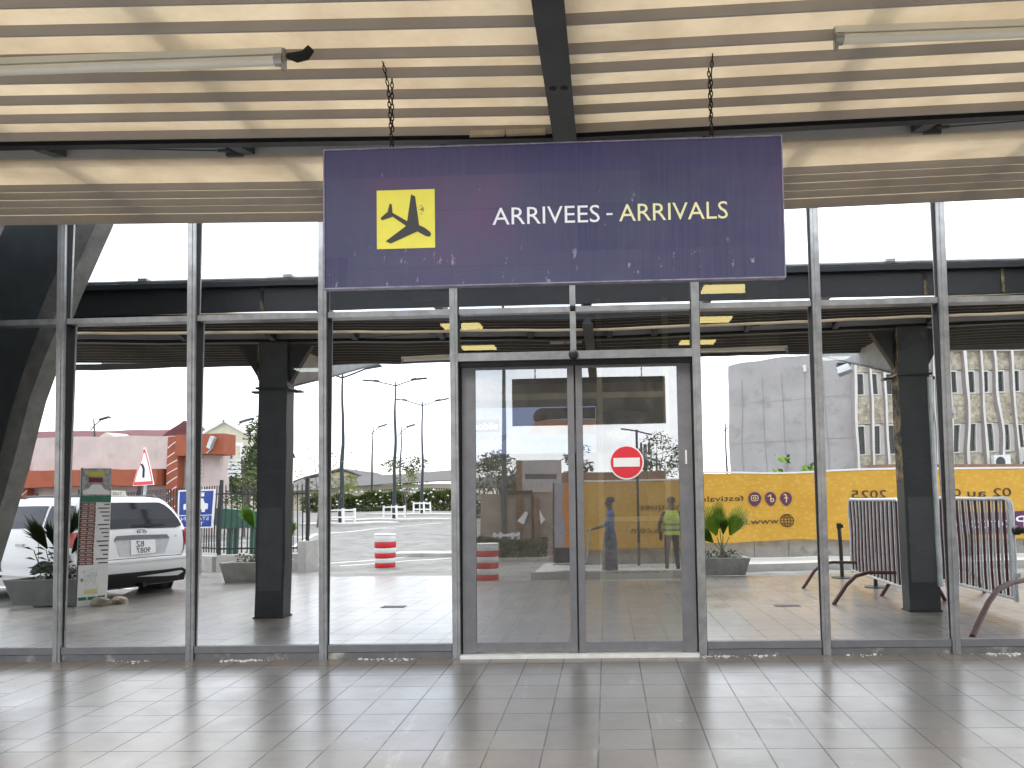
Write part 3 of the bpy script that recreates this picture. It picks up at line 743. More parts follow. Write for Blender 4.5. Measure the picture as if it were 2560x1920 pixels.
# hanging number panel poster inside, right leaf
po = thing('interior_poster', 'blue grey poster with a yellow bowl and three red price tags behind the right leaf', 'poster', (.3, 5.6, 0))
m_ = MB(); m_.box(-.06, 5.55, .4, .70, 5.60, 2.75); part('board', m_, mat('poster blue grey', (.10, .13, .17), .6, 0, 2, .15), po)
m_ = MB(); m_.prism([(.02 + .20 * (1 - math.cos(a)), 2.42 - .18 * math.sin(a)) for a in [math.pi * k / 12 for k in range(13)]], 1, 5.545, 5.549); part('yellow_bowl', m_, M_yel, po)
for k, tx in enumerate(('01', '02', '06')):
    cx_ = .52 - k * .19
    m_ = MB(); m_.prism([(cx_ + .075 * math.cos(a), 1.98 + .075 * math.sin(a)) for a in [math.pi / 3 * j for j in range(6)]], 1, 5.544, 5.549)
    h_ = part('price_tag', m_, M_red, po)
    part('digits', text_mb(tx, .085, Matrix.Translation((cx_ + .05, 5.5425, 1.955)) @ Matrix.Rotation(R_(90), 4, 'X') @ Matrix.Diagonal((-1, 1, 1, 1)), .0003), M_txtw, h_)
# wheeled stand inside
st = thing('wheeled_stand', 'slim dark pole on a wheeled star base standing inside behind the doors', 'stand', (.50, 5.2, 0))
m_ = MB(); m_.path([(.5, 5.2, .12), (.5, 5.2, .55)], .016, 10); part('lower_pole', m_, M_white, st)
m_ = MB(); m_.path([(.5, 5.2, .55), (.5, 5.2, 2.2)], .014, 10); part('upper_pole', m_, M_black, st)
for k in range(5):
    a = .4 + k * 2 * math.pi / 5
    m_ = MB(); m_.path([(.5, 5.2, .12), (.5 + .2 * math.cos(a), 5.2 + .2 * math.sin(a), .13), (.5 + .36 * math.cos(a), 5.2 + .36 * math.sin(a), .07)], .012, 8)
    lg = part('leg', m_, M_alu, st, True)
    m_ = MB(); m_.lathe([(.03, -.012), (.035, 0), (.03, .012)], 12, (.5 + .36 * math.cos(a), 5.2 + .36 * math.sin(a), .036), 'X'); part('wheel', m_, M_rubber, lg)
#INSERT2
# ================================================================== the street behind the camera (seen mirrored in the glass)
FY = lambda x, y, z, s=1.0: frame((x, y, z), (-1, 0, 0))     # text/panel facing the glass (+y)
def ftext(txt, x, y, z, h, m, parent, name='lettering', w=None, x_end=None):
    """lettering that faces +y, starting at x and running toward smaller x"""
    tm = text_mb(txt, 1.0, Matrix.Identity(4)); xs_ = [v[0] for v in tm.v]; ys_ = [v[1] for v in tm.v]
    H = .72; s_ = h / H; wx = (max(xs_) - min(xs_)) * s_ if x_end is None else abs(x - x_end)
    k = wx / (max(xs_) - min(xs_)); o_ = MB(); o_.f = tm.f; o_.m = tm.m
    o_.v = [(x - (v[0] - min(xs_)) * k, y, z + v[1] * s_) for v in tm.v]
    for w_ in split_gap(o_, 0, h * .30): q_ = part(name, w_, m, parent)
    return q_

# ---------------- banner wall
M_block = mat('grey block wall', (.34, .335, .32), .85, 0, 3.5, .2, .2, .006, dirt=((.20, .195, .18), .62))
bw = thing('block_wall', 'low grey concrete block wall running under the yellow banner', 'wall', (6, -11.2, 0))
m_ = MB()
for k in range(36):
    xa = -1.25 + k * .8
    m_.box(xa + .006, -11.2, -.1, xa + .794, -10.95, .44)
m_.box(-1.25, -11.19, -.1, 27.5, -10.97, .43); part('blocks', m_, M_block, bw)
m_ = MB(); m_.box(-1.27, -11.22, .44, 27.6, -10.93, .50); part('coping', m_, M_paleconc, bw)
def m_banner():
    t = NT('yellow banner cloth'); f = t.noise(1.2, 4, .6)
    k = t.rampf(f, [(.3, (.56, .30, .028)), (.7, (.66, .37, .045))])
    v = t.n('ShaderNodeTexVoronoi'); v.inputs['Scale'].default_value = 7.5; t.l(t.co(scale=(1, 1, 1.3)), v.inputs['Vector'])
    k = t.mix(t.rampf(v.outputs['Distance'], [(.30, .38), (.42, 0.0)]), k, (.70, .47, .12))
    g = t.rampf(t.noise(1, 3, .6, t.co(scale=(3, 1, 30))), [(.5, 0.0), (.7, .35)])
    k = t.mix(g, k, (.48, .24, .02)); t.set(Color=k, Roughness=.75); return t.m
M_banner = m_banner(); M_purple = mat('banner purple', (.11, .03, .09), .7, 0, 3, .1); M_bantext = mat('banner dark brown print', (.055, .022, .02), .7)
bn = thing('festival_banner', 'long yellow banner with purple social media marks and a web address on the block wall', 'banner', (6, -10.7, .4))
m_ = MB(); nxx = 60
fr = [( -.72 + (24 + .72) * i / nxx) for i in range(nxx + 1)]
vsb = []
for j, z in enumerate((.42, .8, 1.25, 1.7, 2.05)):
    for i, x in enumerate(fr):
        w = .02 * math.sin(x * 2.1) * math.sin(j * 1.3 + x) if 0 < j < 4 else 0
        vsb.append((x, -10.72 + w * .4, z + (.015 * math.sin(x * 1.7) if j in (0, 4) else 0)))
n1 = nxx + 1
m_.add(vsb + [(x, y - .02, z) for x, y, z in vsb], [(j * n1 + i, j * n1 + i + 1, (j + 1) * n1 + i + 1, (j + 1) * n1 + i) for j in range(4) for i in range(nxx)] + [(5 * n1 + j * n1 + i, 5 * n1 + (j + 1) * n1 + i, 5 * n1 + (j + 1) * n1 + i + 1, 5 * n1 + j * n1 + i + 1) for j in range(4) for i in range(nxx)])
part('cloth', m_, M_banner, bn, True)
m_ = MB(); m_.box(-.72, -10.74, 2.045, 24, -10.705, 2.085); part('top_hem', m_, M_white, bn)
yb = -10.700
def drop(cx_, cz_, r):
    pts = []
    for k in range(28):
        a = 2 * math.pi * k / 28; rr = r * (1 + .10 * -math.sin(a))
        pts.append((cx_ - rr * .86 * math.cos(a) * (1 if math.sin(a) > 0 else 1 - .18 * abs(math.sin(a))), cz_ + rr * 1.12 * math.sin(a)))
    return pts
M_marky = mat('banner pale yellow mark', (.78, .60, .22), .7)
for cx_, kind in ((4.26, 'f'), (3.88, 'n'), (3.52, 'c')):
    m_ = MB(); m_.prism(drop(cx_, 1.41, .165), 1, yb, yb + .004); ic = part('round_mark', m_, M_purple, bn)
    m_ = MB()
    if kind == 'f':
        m_.path([(cx_ - .055, yb + .006, 1.50), (cx_ - .02, yb + .006, 1.51), (cx_ + .0, yb + .006, 1.48), (cx_ + .0, yb + .006, 1.29)], .014, 6)
        m_.path([(cx_ + .045, yb + .006, 1.41), (cx_ - .05, yb + .006, 1.41)], .013, 6)
    elif kind == 'n':
        m_.path([(cx_ - .075, yb + .006, 1.45), (cx_ - .02, yb + .006, 1.47), (cx_ - .0, yb + .006, 1.51), (cx_ + .0, yb + .006, 1.35)], .013, 6)
        m_.path([(cx_ + .03 + .042 * math.cos(a), yb + .006, 1.35 + .042 * math.sin(a)) for a in [2 * math.pi * k / 14 for k in range(14)]], .012, 6, closed=True)
    else:
        m_.path([(cx_ + p * .07, yb + .006, 1.41 + q * .07) for p, q in ((-1, -.7), (-1, .7), (-.7, 1), (.7, 1), (1, .7), (1, -.7), (.7, -1), (-.7, -1))], .009, 6, closed=True)
        m_.path([(cx_ + .033 * math.cos(a), yb + .006, 1.41 + .033 * math.sin(a)) for a in [2 * math.pi * k / 14 for k in range(14)]], .009, 6, closed=True)
    part('emblem', m_, M_marky, ic)
m_ = MB(); gx, gz, gr = 4.26, .86, .155
m_.path([(gx + gr * math.cos(a), yb, gz + gr * math.sin(a)) for a in [2 * math.pi * k / 28 for k in range(28)]], .010, 6, closed=True)
for kx in (.0, .5):
    for s_ in ((1, -1) if kx else (1,)):
        m_.path([(gx + s_ * kx * gr * math.cos(a), yb, gz + gr * math.sin(a)) for a in [-math.pi / 2 + math.pi * k / 12 for k in range(13)]], .007, 6)
for hz in (-.5, 0, .5):
    w_ = gr * math.sqrt(1 - hz * hz); m_.path([(gx - w_, yb, gz + hz * gr), (gx + w_, yb, gz + hz * gr)], .007, 6)
part('globe_symbol', m_, M_bantext, bn)
ftext('festivaldesmasques', 3.27, yb, 1.34, .15, M_bantext, bn, x_end=.80)
ftext('www.festivaldesmasques.com', 4.06, yb, .79, .15, M_bantext, bn, x_end=.56)
ftext('02 au 03', 9.55, yb, 1.40, .20, M_bantext, bn, 'date_lettering', x_end=8.02)
ftext('2025', 6.68, yb, 1.38, .21, M_bantext, bn, 'date_lettering', x_end=5.84)
m_ = MB(); m_.box(6.25, yb - .002, .53, 10.6, yb + .002, 1.02); part('purple_band', m_, M_purple, bn)
ftext('Porto-Novo', 9.9, yb + .004, .66, .26, M_txtw, bn, 'band_lettering', x_end=6.9)
ps = thing('torn_poster', 'torn grey and orange poster hanging at the end of the yellow banner', 'poster', (-1, -10.72, .4))
torn = [(-1.02, 2.03), (-1.06, 1.8), (-1.10, 1.55), (-1.07, 1.3), (-1.03, 1.05), (-1.00, .9), (-1.03, .7), (-1.06, .45)]
m_ = MB(); m_.prism([(-1.30, .45), (-1.30, 2.03)] + torn, 1, -10.74, -10.715); part('grey_sheet', m_, mat('poster grey lilac', (.33, .30, .34), .7, 0, 3, .1), ps)
m_ = MB(); m_.prism(torn[::-1] + [(-.6, 2.03), (-.64, 1.6), (-.55, 1.2), (-.62, .8), (-.56, .45)][::1][::-1] if False else [(p[0], p[1]) for p in torn] + [(-.56, .45), (-.62, .8), (-.55, 1.2), (-.64, 1.6), (-.6, 2.03)], 1, -10.735, -10.708)
part('orange_sheet', m_, mat('poster orange', (.62, .20, .02), .7, 0, 2, .15), ps)
m_ = MB(); m_.box(-1.33, -10.76, .1, -1.30, -10.70, 2.04); part('black_edge_post', m_, M_black, ps)

# ---------------- crowd barriers and stanchions
M_galv = mat('galvanised barrier tube', (.52, .55, .56), .42, .35, 7, .2)
M_maroon = mat('maroon barrier paint', (.060, .010, .010), .5, 0, 12, .4, dirt=((.03, .02, .02), .7))
def barrier_proto(label):
    """local: panel along +x from 0 to 2.35, z up, feet across"""
    L, H = 2.35, 1.37
    t = thing('crowd_barrier', label, 'barrier', (0, 0, 0), 'steel crowd barriers by the right column')
    pts = [(0, 0, .16), (0, 0, H - .12), (.035, 0, H - .035), (.12, 0, H), (L - .12, 0, H), (L - .035, 0, H - .035), (L, 0, H - .12), (L, 0, .16)]
    m_ = MB(); m_.path(pts, .026, 10, closed=False); m_.path([(0, 0, .20), (L, 0, .20)], .022, 8); part('frame', m_, M_galv, t, True, True)
    for nm, mm, off in (('galvanised_bars', M_galv, 0), ('maroon_bars', M_maroon, 1)):
        m_ = MB()
        for k in range(off + 1, 27, 2): m_.path([(L * k / 27, 0, .20), (L * k / 27, 0, H - .01)], .0165, 6)
        part(nm, m_, mm, t, True, True)
    for fx in (.30, L - .30):
        m_ = MB(); m_.path([(fx - .25, -.92, 0), (fx - .18, -.72, .24), (fx - .12, -.58, .34), (fx - .05, -.40, .38), (fx, .25, .37), (fx, .40, .33), (fx, .50, .22), (fx, .62, 0)], .027, 8)
        part('foot', m_, M_maroon, t, True, True)
    m_ = MB(); m_.box(-.08, -.02, .45, -.02, .02, .50); m_.box(-.08, -.02, 1.0, -.02, .02, 1.05); part('hook', m_, M_galv, t, local=True)
    m_ = MB(); m_.box(L * .46, .028, .62, L * .46 + .20, .034, .92); nt_ = part('paper_notice', m_, M_white, t, local=True)
    m_ = MB()
    for k in range(5): m_.box(L * .46 + .03, .0345, .85 - k * .04, L * .46 + .03 + (.14 if k % 2 else .11), .0360, .858 - k * .04)
    o_ = part('notice_lines', m_, M_charcoal, nt_, local=True); o_.location = (0, 0, 0)
    return t
b1 = barrier_proto('nearer crowd barrier of grey and maroon bars, on the street side of the dark column')
b1.location = (4.82, -1.95, 0)
def aim(o, x0, y0, x1, y1): o.location = (x0, y0, 0); o.rotation_euler = (0, 0, math.atan2(y1 - y0, x1 - x0))
aim(b1, 4.74, -1.98, 4.80, -4.2)
b2 = copy_tree(b1); b2['label'] = 'farther crowd barrier of grey and maroon bars with two rope posts behind it'
aim(b2, 3.90, -3.05, 4.00, -5.40)
m_ = MB(); m_.path([(4.95, -2.05, .42), (4.55, -1.72, .42), (4.25, -1.45, .38), (4.02, -1.22, .27), (3.64, -.82, 0.0)], .030, 8)
bf0 = [c for c in b1.children if c.name.startswith('foot')][0]; nm_ = link_mesh('foot', m_.moved((Matrix.Translation(b1.location) @ Matrix.Rotation(b1.rotation_euler.z, 4, 'Z')).inverted()), M_maroon, True); nm_.parent = b1; bpy.data.objects.remove(bf0)
m_ = MB(); m_.lathe([(.03, 0), (.05, .02), (.05, .07), (.03, .09)], 10, (4.76, -1.93, .95)); m_.path([(4.78, -1.9, 1.0), (4.95, -1.8, .98), (5.25, -1.75, .90), (5.6, -1.7, .86)], [.03, .03, .035, .02], 8)
single('black_strap', m_, M_rubber, 'black strap knotted round the end tube of the nearer crowd barrier', 'strap', True)
def stanchion(x, y, label):
    t = thing('rope_post', label, 'post', (x, y, 0), 'black rope posts behind the barrier')
    m_ = MB(); m_.lathe([(.17, 0), (.17, .012), (.05, .022)], 24, (0, 0, 0)); part('base', m_, M_black, t, True, True)
    m_ = MB(); m_.path([(0, 0, .02), (0, 0, .86)], .032, 12); part('post', m_, M_black, t, True, True)
    m_ = MB(); m_.lathe([(.042, .86), (.042, .945), (.03, .955)], 14); m_.box(.03, -.03, .87, .06, .03, .93); part('belt_head', m_, M_rubber, t, True, True)
    return t
s1 = stanchion(4.05, -6.1, 'black rope post nearer the block wall, behind the farther crowd barrier')
s2 = copy_tree(s1); s2.location = (4.14, -4.75, 0); s2['label'] = 'black rope post nearer the glass wall, behind the farther crowd barrier'
# floor drains
for x, y, lab in ((-2.96, -3.28, 'dark drain grate in the floor on the street light side'), (2.35, -3.05, 'dark drain grate in the floor on the yellow banner side')):
    m_ = MB(); m_.box(x - .17, y - .085, .001, x + .17, y + .085, .004)
    for k in range(9): m_.box(x - .16 + k * .037, y - .075, .004, x - .146 + k * .037, y + .075, .008)
    single('floor_drain', m_, M_charcoal, lab, 'drain', False, 'drain grates in the tiled floor')

# ---------------- planters, palms
M_plantconc = mat('planter concrete', (.30, .30, .28), .85, 0, 4, .2, .15, dirt=((.17, .17, .155), .62))
M_soil = mat('planter soil', (.05, .04, .03), .95, 0, 20, .4)
def leafmat(name, col, amt=.35):
    t = NT(name); f = t.noise(5, 4, .6); lo = tuple(c * (1 - amt) for c in col); hi = tuple(c * (1 + amt) for c in col)
    k = t.rampf(f, [(.3, lo), (.7, hi)]); t.set(Color=k, Roughness=.5)
    t.b.inputs['Specular IOR Level'].default_value = .35
    tr = t.n('ShaderNodeBsdfTranslucent'); t.l(k, tr.inputs['Color']); ms = t.n('ShaderNodeMixShader'); ms.inputs[0].default_value = .3
    t.l(t.b.outputs[0], ms.inputs[1]); t.l(tr.outputs[0], ms.inputs[2]); t.l(ms.outputs[0], t.o.inputs['Surface']); return t.m
M_leafD = leafmat('dark palm leaf', (.028, .055, .016)); M_leafB = leafmat('bright palm leaf', (.19, .35, .03)); M_leaf1 = leafmat('mid foliage', (.055, .095, .028)); M_leaf2 = leafmat('deep foliage', (.022, .045, .016)); M_leaf3 = leafmat('yellow green foliage', (.17, .20, .045)); M_leafP = leafmat('reddish shrub leaf', (.06, .035, .03))
M_bark = mat('grey bark', (.14, .115, .09), .9, 0, 12, .3, .3); M_stem = mat('green stem', (.10, .14, .05), .7, 0, 10, .2)
def planter(x0, x1, y, h, label, mt):
    t = thing('planter', label, 'planter', ((x0 + x1) / 2, y, 0), 'concrete plant troughs')
    w = .30; fl = .10; m_ = MB(); a, b = x0 + fl * .6, x1 - fl * .6
    v = [(a, y - w + fl, 0), (b, y - w + fl, 0), (b, y + w - fl, 0), (a, y + w - fl, 0), (x0 - .02, y - w, h), (x1 + .02, y - w, h), (x1 + .02, y + w, h), (x0 - .02, y + w, h),
         (x0 + .04, y - w + .06, h), (x1 - .04, y - w + .06, h), (x1 - .04, y + w - .06, h), (x0 + .04, y + w - .06, h), (x0 + .06, y - w + .08, h - .06), (x1 - .06, y - w + .08, h - .06), (x1 - .06, y + w - .08, h - .06), (x0 + .06, y + w - .08, h - .06)]
    f = [(0, 3, 2, 1)] + [(i, (i + 1) % 4, 4 + (i + 1) % 4, 4 + i) for i in range(4)] + [(4 + i, 4 + (i + 1) % 4, 8 + (i + 1) % 4, 8 + i) for i in range(4)] + [(8 + i, 8 + (i + 1) % 4, 12 + (i + 1) % 4, 12 + i) for i in range(4)]
    m_.add(v, f); part('trough', m_, mt, t)
    m_ = MB(); m_.box(x0 + .05, y - w + .07, h - .10, x1 - .05, y + w - .07, h - .045); part('soil', m_, M_soil, t)
    return t
M_pldark = mat('dark planter concrete', (.15, .15, .145), .85, 0, 4, .2, .15, dirt=((.25, .24, .22), .70))
planter(-9.0, -7.82, -4.15, .38, 'dark grey concrete trough beside the tall price board, holding a dark palm', M_pldark)
planter(-7.26, -6.15, -7.0, .36, 'pale concrete trough partly hidden behind the left column', M_plantconc)
planter(1.40, 2.62, -7.1, .34, 'grey concrete trough in front of the yellow banner, holding a bright fan palm', M_plantconc)
def fan_leaf(base, tip_dir, petiole, R, m, n=20, spread=1.9, seed=0, jag=.12, face=(0, 1, 0)):
    r = random.Random(seed); mb = MB(); b = Vector(base); d = Vector(tip_dir).normalized()
    fc = Vector(face); side = d.cross(fc).normalized(); nrm = side.cross(d).normalized()
    hub = b + d * petiole
    mb.path([b, b.lerp(hub, .5) - Vector((0, 0, .0)), hub], [.012, .010, .008], 6, m=1)
    for k in range(n):
        a0 = -spread / 2 + spread * k / n; a1 = a0 + spread / n; am = (a0 + a1) / 2; q = abs(am / (spread / 2))
        L = R * (1 - .34 * q ** 2.2) * r.uniform(1 - jag, 1); dr = Vector((0, 0, -.10 * R * q ** 2))
        E = lambda t_: d * math.cos(t_) + side * math.sin(t_)
        w_ = (a1 - a0) * .5
        for sg_ in (-1, 1):
            mb.add([hub + E(am) * R * .05 + nrm * .002, hub + E(am + sg_ * w_) * R * .05, hub + E(am + sg_ * w_ * .97) * L * .62 - nrm * .02, hub + E(am + sg_ * w_ * .55) * L * .86 - nrm * .012 + dr * .6, hub + E(am) * L + dr, hub + E(am) * L * .62 + nrm * .02], [(0, 1, 2, 5), (5, 2, 3, 4)], 0 if (k + (sg_ > 0)) % 2 else 2)
    mb.raw = True
    return mb
def palm(label, base, leaves, mleaf, jag):
    t = thing('fan_palm', label, 'palm', base, 'fan palms growing in the troughs')
    m_ = MB(); b = Vector(base); m_.path([b, b + Vector((.01, 0, .10)), b + Vector((0, .01, .22))], [.07, .06, .03], 8); part('stem', m_, M_bark, t, True)
    for i, (ang, lean, pet, R, spread) in enumerate(leaves):
        d = Vector((math.sin(ang), lean, math.cos(ang)))
        part('fan_leaf', fan_leaf(b + Vector((0, 0, .15)), d, pet, R, 0, 19, spread, i, jag, (.25 * math.sin(i * 2.3), 1, .2)), [mleaf, M_stem, leafmat('second leaf tone', (.10, .21, .018) if mleaf is M_leafB else (.016, .035, .011))], t)
    return t
palm('bright green fan palm in the trough in front of the yellow banner', (2.16, -7.1, .30), [(-.34, .12, .28, .66, 1.15), (.50, -.1, .30, .68, 1.1), (-.05, -.15, .38, .62, .8), (-.8, .1, .22, .46, 1.0), (.05, .25, .30, .45, .8)], M_leafB, .10)
palm('dark spiky fan palm in the dark trough by the price board', (-8.35, -4.15, .34), [(-.55, .1, .36, .70, .70), (.20, -.1, .34, .76, .80), (.62, .15, .30, .64, .65), (-.15, .2, .34, .5, .6)], M_leafD, .30)
palm('young bright fan palm half hidden by the left column', (-6.55, -7.0, .31), [(-.42, .1, .55, .62, .75), (.3, .0, .5, .55, .9), (.75, 0, .4, .5, .8)], M_leafB, .14)
def shrub(label, x, y, z, rx, rz, n, size, mats_, seed, tall=0):
    t = thing('low_shrub', label, 'shrub', (x, y, z), 'low shrubs filling the troughs')
    m_ = MB(); m_.leaves((x, y, z + rz * .7), (rx, .20, rz), n, size, 0, seed, 0.0, ms=list(range(len(mats_)))); part('foliage', m_, mats_, t)
    m_ = MB(); r = random.Random(seed)
    for k in range(7): m_.path([(x + r.uniform(-rx * .6, rx * .6), y + r.uniform(-.1, .1), z - .03), (x + r.uniform(-rx, rx) * .7, y + r.uniform(-.15, .15), z + rz * (1.0 + tall * r.random()))], [.008, .004], 5)
    part('twigs', m_, M_bark, t)
    if tall:
        m_ = MB()
        for k in range(3):
            sx_ = x + (-.32 + k * .14); p0 = Vector((sx_, y + .05, z)); p1 = p0 + Vector((-.12 + .05 * k, .02, tall))
            m_.path([p0, p0.lerp(p1, .5) + Vector((.02, 0, 0)), p1], .006, 5)
            for q in range(5):
                c_ = p0.lerp(p1, .35 + .16 * q); s_ = 1 if q % 2 else -1
                m_.add([c_, c_ + Vector((s_ * .07, .02, .05)), c_ + Vector((s_ * .15, .03, .04)), c_ + Vector((s_ * .07, -.02, .01))], [(0, 1, 2, 3)])
        part('tall_shoot', m_, M_leafD, t)
shrub('dark reddish shrub spreading under the dark palm by the price board', -8.3, -4.15, .36, .52, .20, 260, .085, [M_leafP, M_leafD], 4, .45)
shrub('low green shrub round the palm half hidden by the left column', -6.8, -7.0, .34, .38, .14, 170, .07, [M_leaf1, M_leafP], 5)
shrub('low green shrub round the foot of the bright palm before the banner', 2.1, -7.1, .32, .44, .11, 220, .06, [M_leaf1, M_leaf2], 6)

# ---------------- price board and stones
tb = thing('price_board', 'tall narrow white taxi price board with maroon rows and a car picture on top', 'board', (-7.72, -4.0, 0))
TM = frame((-7.76, -3.86, 0), (.20, -.94, 0))     # board runs away from the glass: local x to the far edge, y up, z = face
TM = Matrix.Translation((-7.74, -3.98, 0)) @ Matrix.Rotation(R_(-46), 4, 'Z')
# local box: width along x (-.19 .. .19), face at +y, leaning slightly
def tbx(x0, z0, x1, z1, d0, d1):
    b = MB(); b.box(x0, d0, z0, x1, d1, z1); return b.moved(TM)
W2 = .185
part('board', tbx(-W2, 0, W2, 2.03, -.03, .03), M_white, tb)
part('side_edge', MB().box(-W2 - .012, -.032, 0, -W2, .032, 2.035).moved(TM), M_charcoal, tb)
M_bgreen = mat('board green', (.03, .17, .11), .5); M_bmar = mat('board maroon', (.16, .02, .022), .5); M_bgrey = mat('board picture grey', (.33, .33, .33), .6, 0, 14, .6)
part('picture', tbx(-W2, 1.62, W2, 2.02, .03, .033), M_bgrey, tb)
part('yellow_title', tbx(-.12, 1.90, .10, 1.97, .033, .036), mat('board yellow', (.50, .48, .05), .5), tb)
part('red_title', tbx(-.10, 1.81, .08, 1.88, .033, .036), M_bmar, tb)
m_ = MB(); m_.prism([(-.17, 1.64), (-.17, 1.70), (-.10, 1.72), (-.06, 1.78), (.06, 1.78), (.10, 1.72), (.17, 1.69), (.17, 1.64)], 1, .033, .037); part('car_picture', m_.moved(TM), M_white, tb)
part('green_header', tbx(-W2, 1.52, W2, 1.62, .03, .034), M_bgreen, tb)
# seen mirrored: the maroon column stands nearer the glass, at local -x
for k in range(15):
    zt = 1.515 - k * .062
    b = tbx(-W2, zt - .054, 0, zt, .03, .034); rw = part('price_row', b, M_bmar, tb)
    m_ = MB()
    for q in (0, 1): m_.box(-.168 + q * .085, .034, zt - .042, -.168 + q * .085 + .065, .0355, zt - .016)
    part('figures', m_.moved(TM), M_oldplate, rw)
m_ = MB()
for k in range(15):
    zt = 1.515 - k * .062; m_.box(.165 - (.025 * (k * 7 % 4)) - .06, .030, zt - .040, .172, .0325, zt - .022)
part('destination_lines', m_.moved(TM), M_charcoal, tb)
m_ = MB(); r2 = random.Random(11); p = Vector((.05, .031, .50))
for k in range(16):
    q_ = Vector((r2.uniform(-.15, .15), .0315, r2.uniform(.26, .56))); m_.path([p, q_], .0016, 4); p = q_ if k % 3 == 0 else p
part('route_map', m_.moved(TM), M_galv, tb)
part('yellow_foot', tbx(-.10, .17, .06, .24, .03, .033), mat('board pale yellow', (.62, .60, .28), .5), tb)
for k in range(3): part('green_tab', tbx(-.17 + k * .115, .085, -.07 + k * .115, .13, .03, .034), M_bgreen, tb)
M_stone = mat('brown stone', (.26, .22, .17), .9, 0, 6, .35, .4)
def rock(x, y, s, seed, lab, grp='stones at the foot of the boards', z=0.0):
    bm = bmesh.new(); bmesh.ops.create_icosphere(bm, subdivisions=2, radius=1); r = random.Random(seed)
    for v in bm.verts:
        v.co *= r.uniform(.78, 1.1); v.co.x *= s * 1.25; v.co.y *= s; v.co.z = max(-.02, v.co.z * s * .7 + s * .35)
        v.co += Vector((x, y, z))
    m_ = MB(); m_.v = [tuple(v.co) for v in bm.verts]; m_.f = [[v.index for v in f.verts] for f in bm.faces]; m_.m = [0] * len(m_.f); bm.free()
    single('stone', m_, M_stone, lab, 'stone', False, grp)
rock(-7.52, -3.86, .13, 1, 'flat brown stone wedged at the foot of the tall price board')
rock(-7.34, -4.02, .11, 2, 'smaller brown stone lying beside the flat one at the price board')
rock(-9.35, -9.2, .22, 3, 'pale rough stone at the kerb under the taxi sign', 'stones at the foot of the boards', -.1)

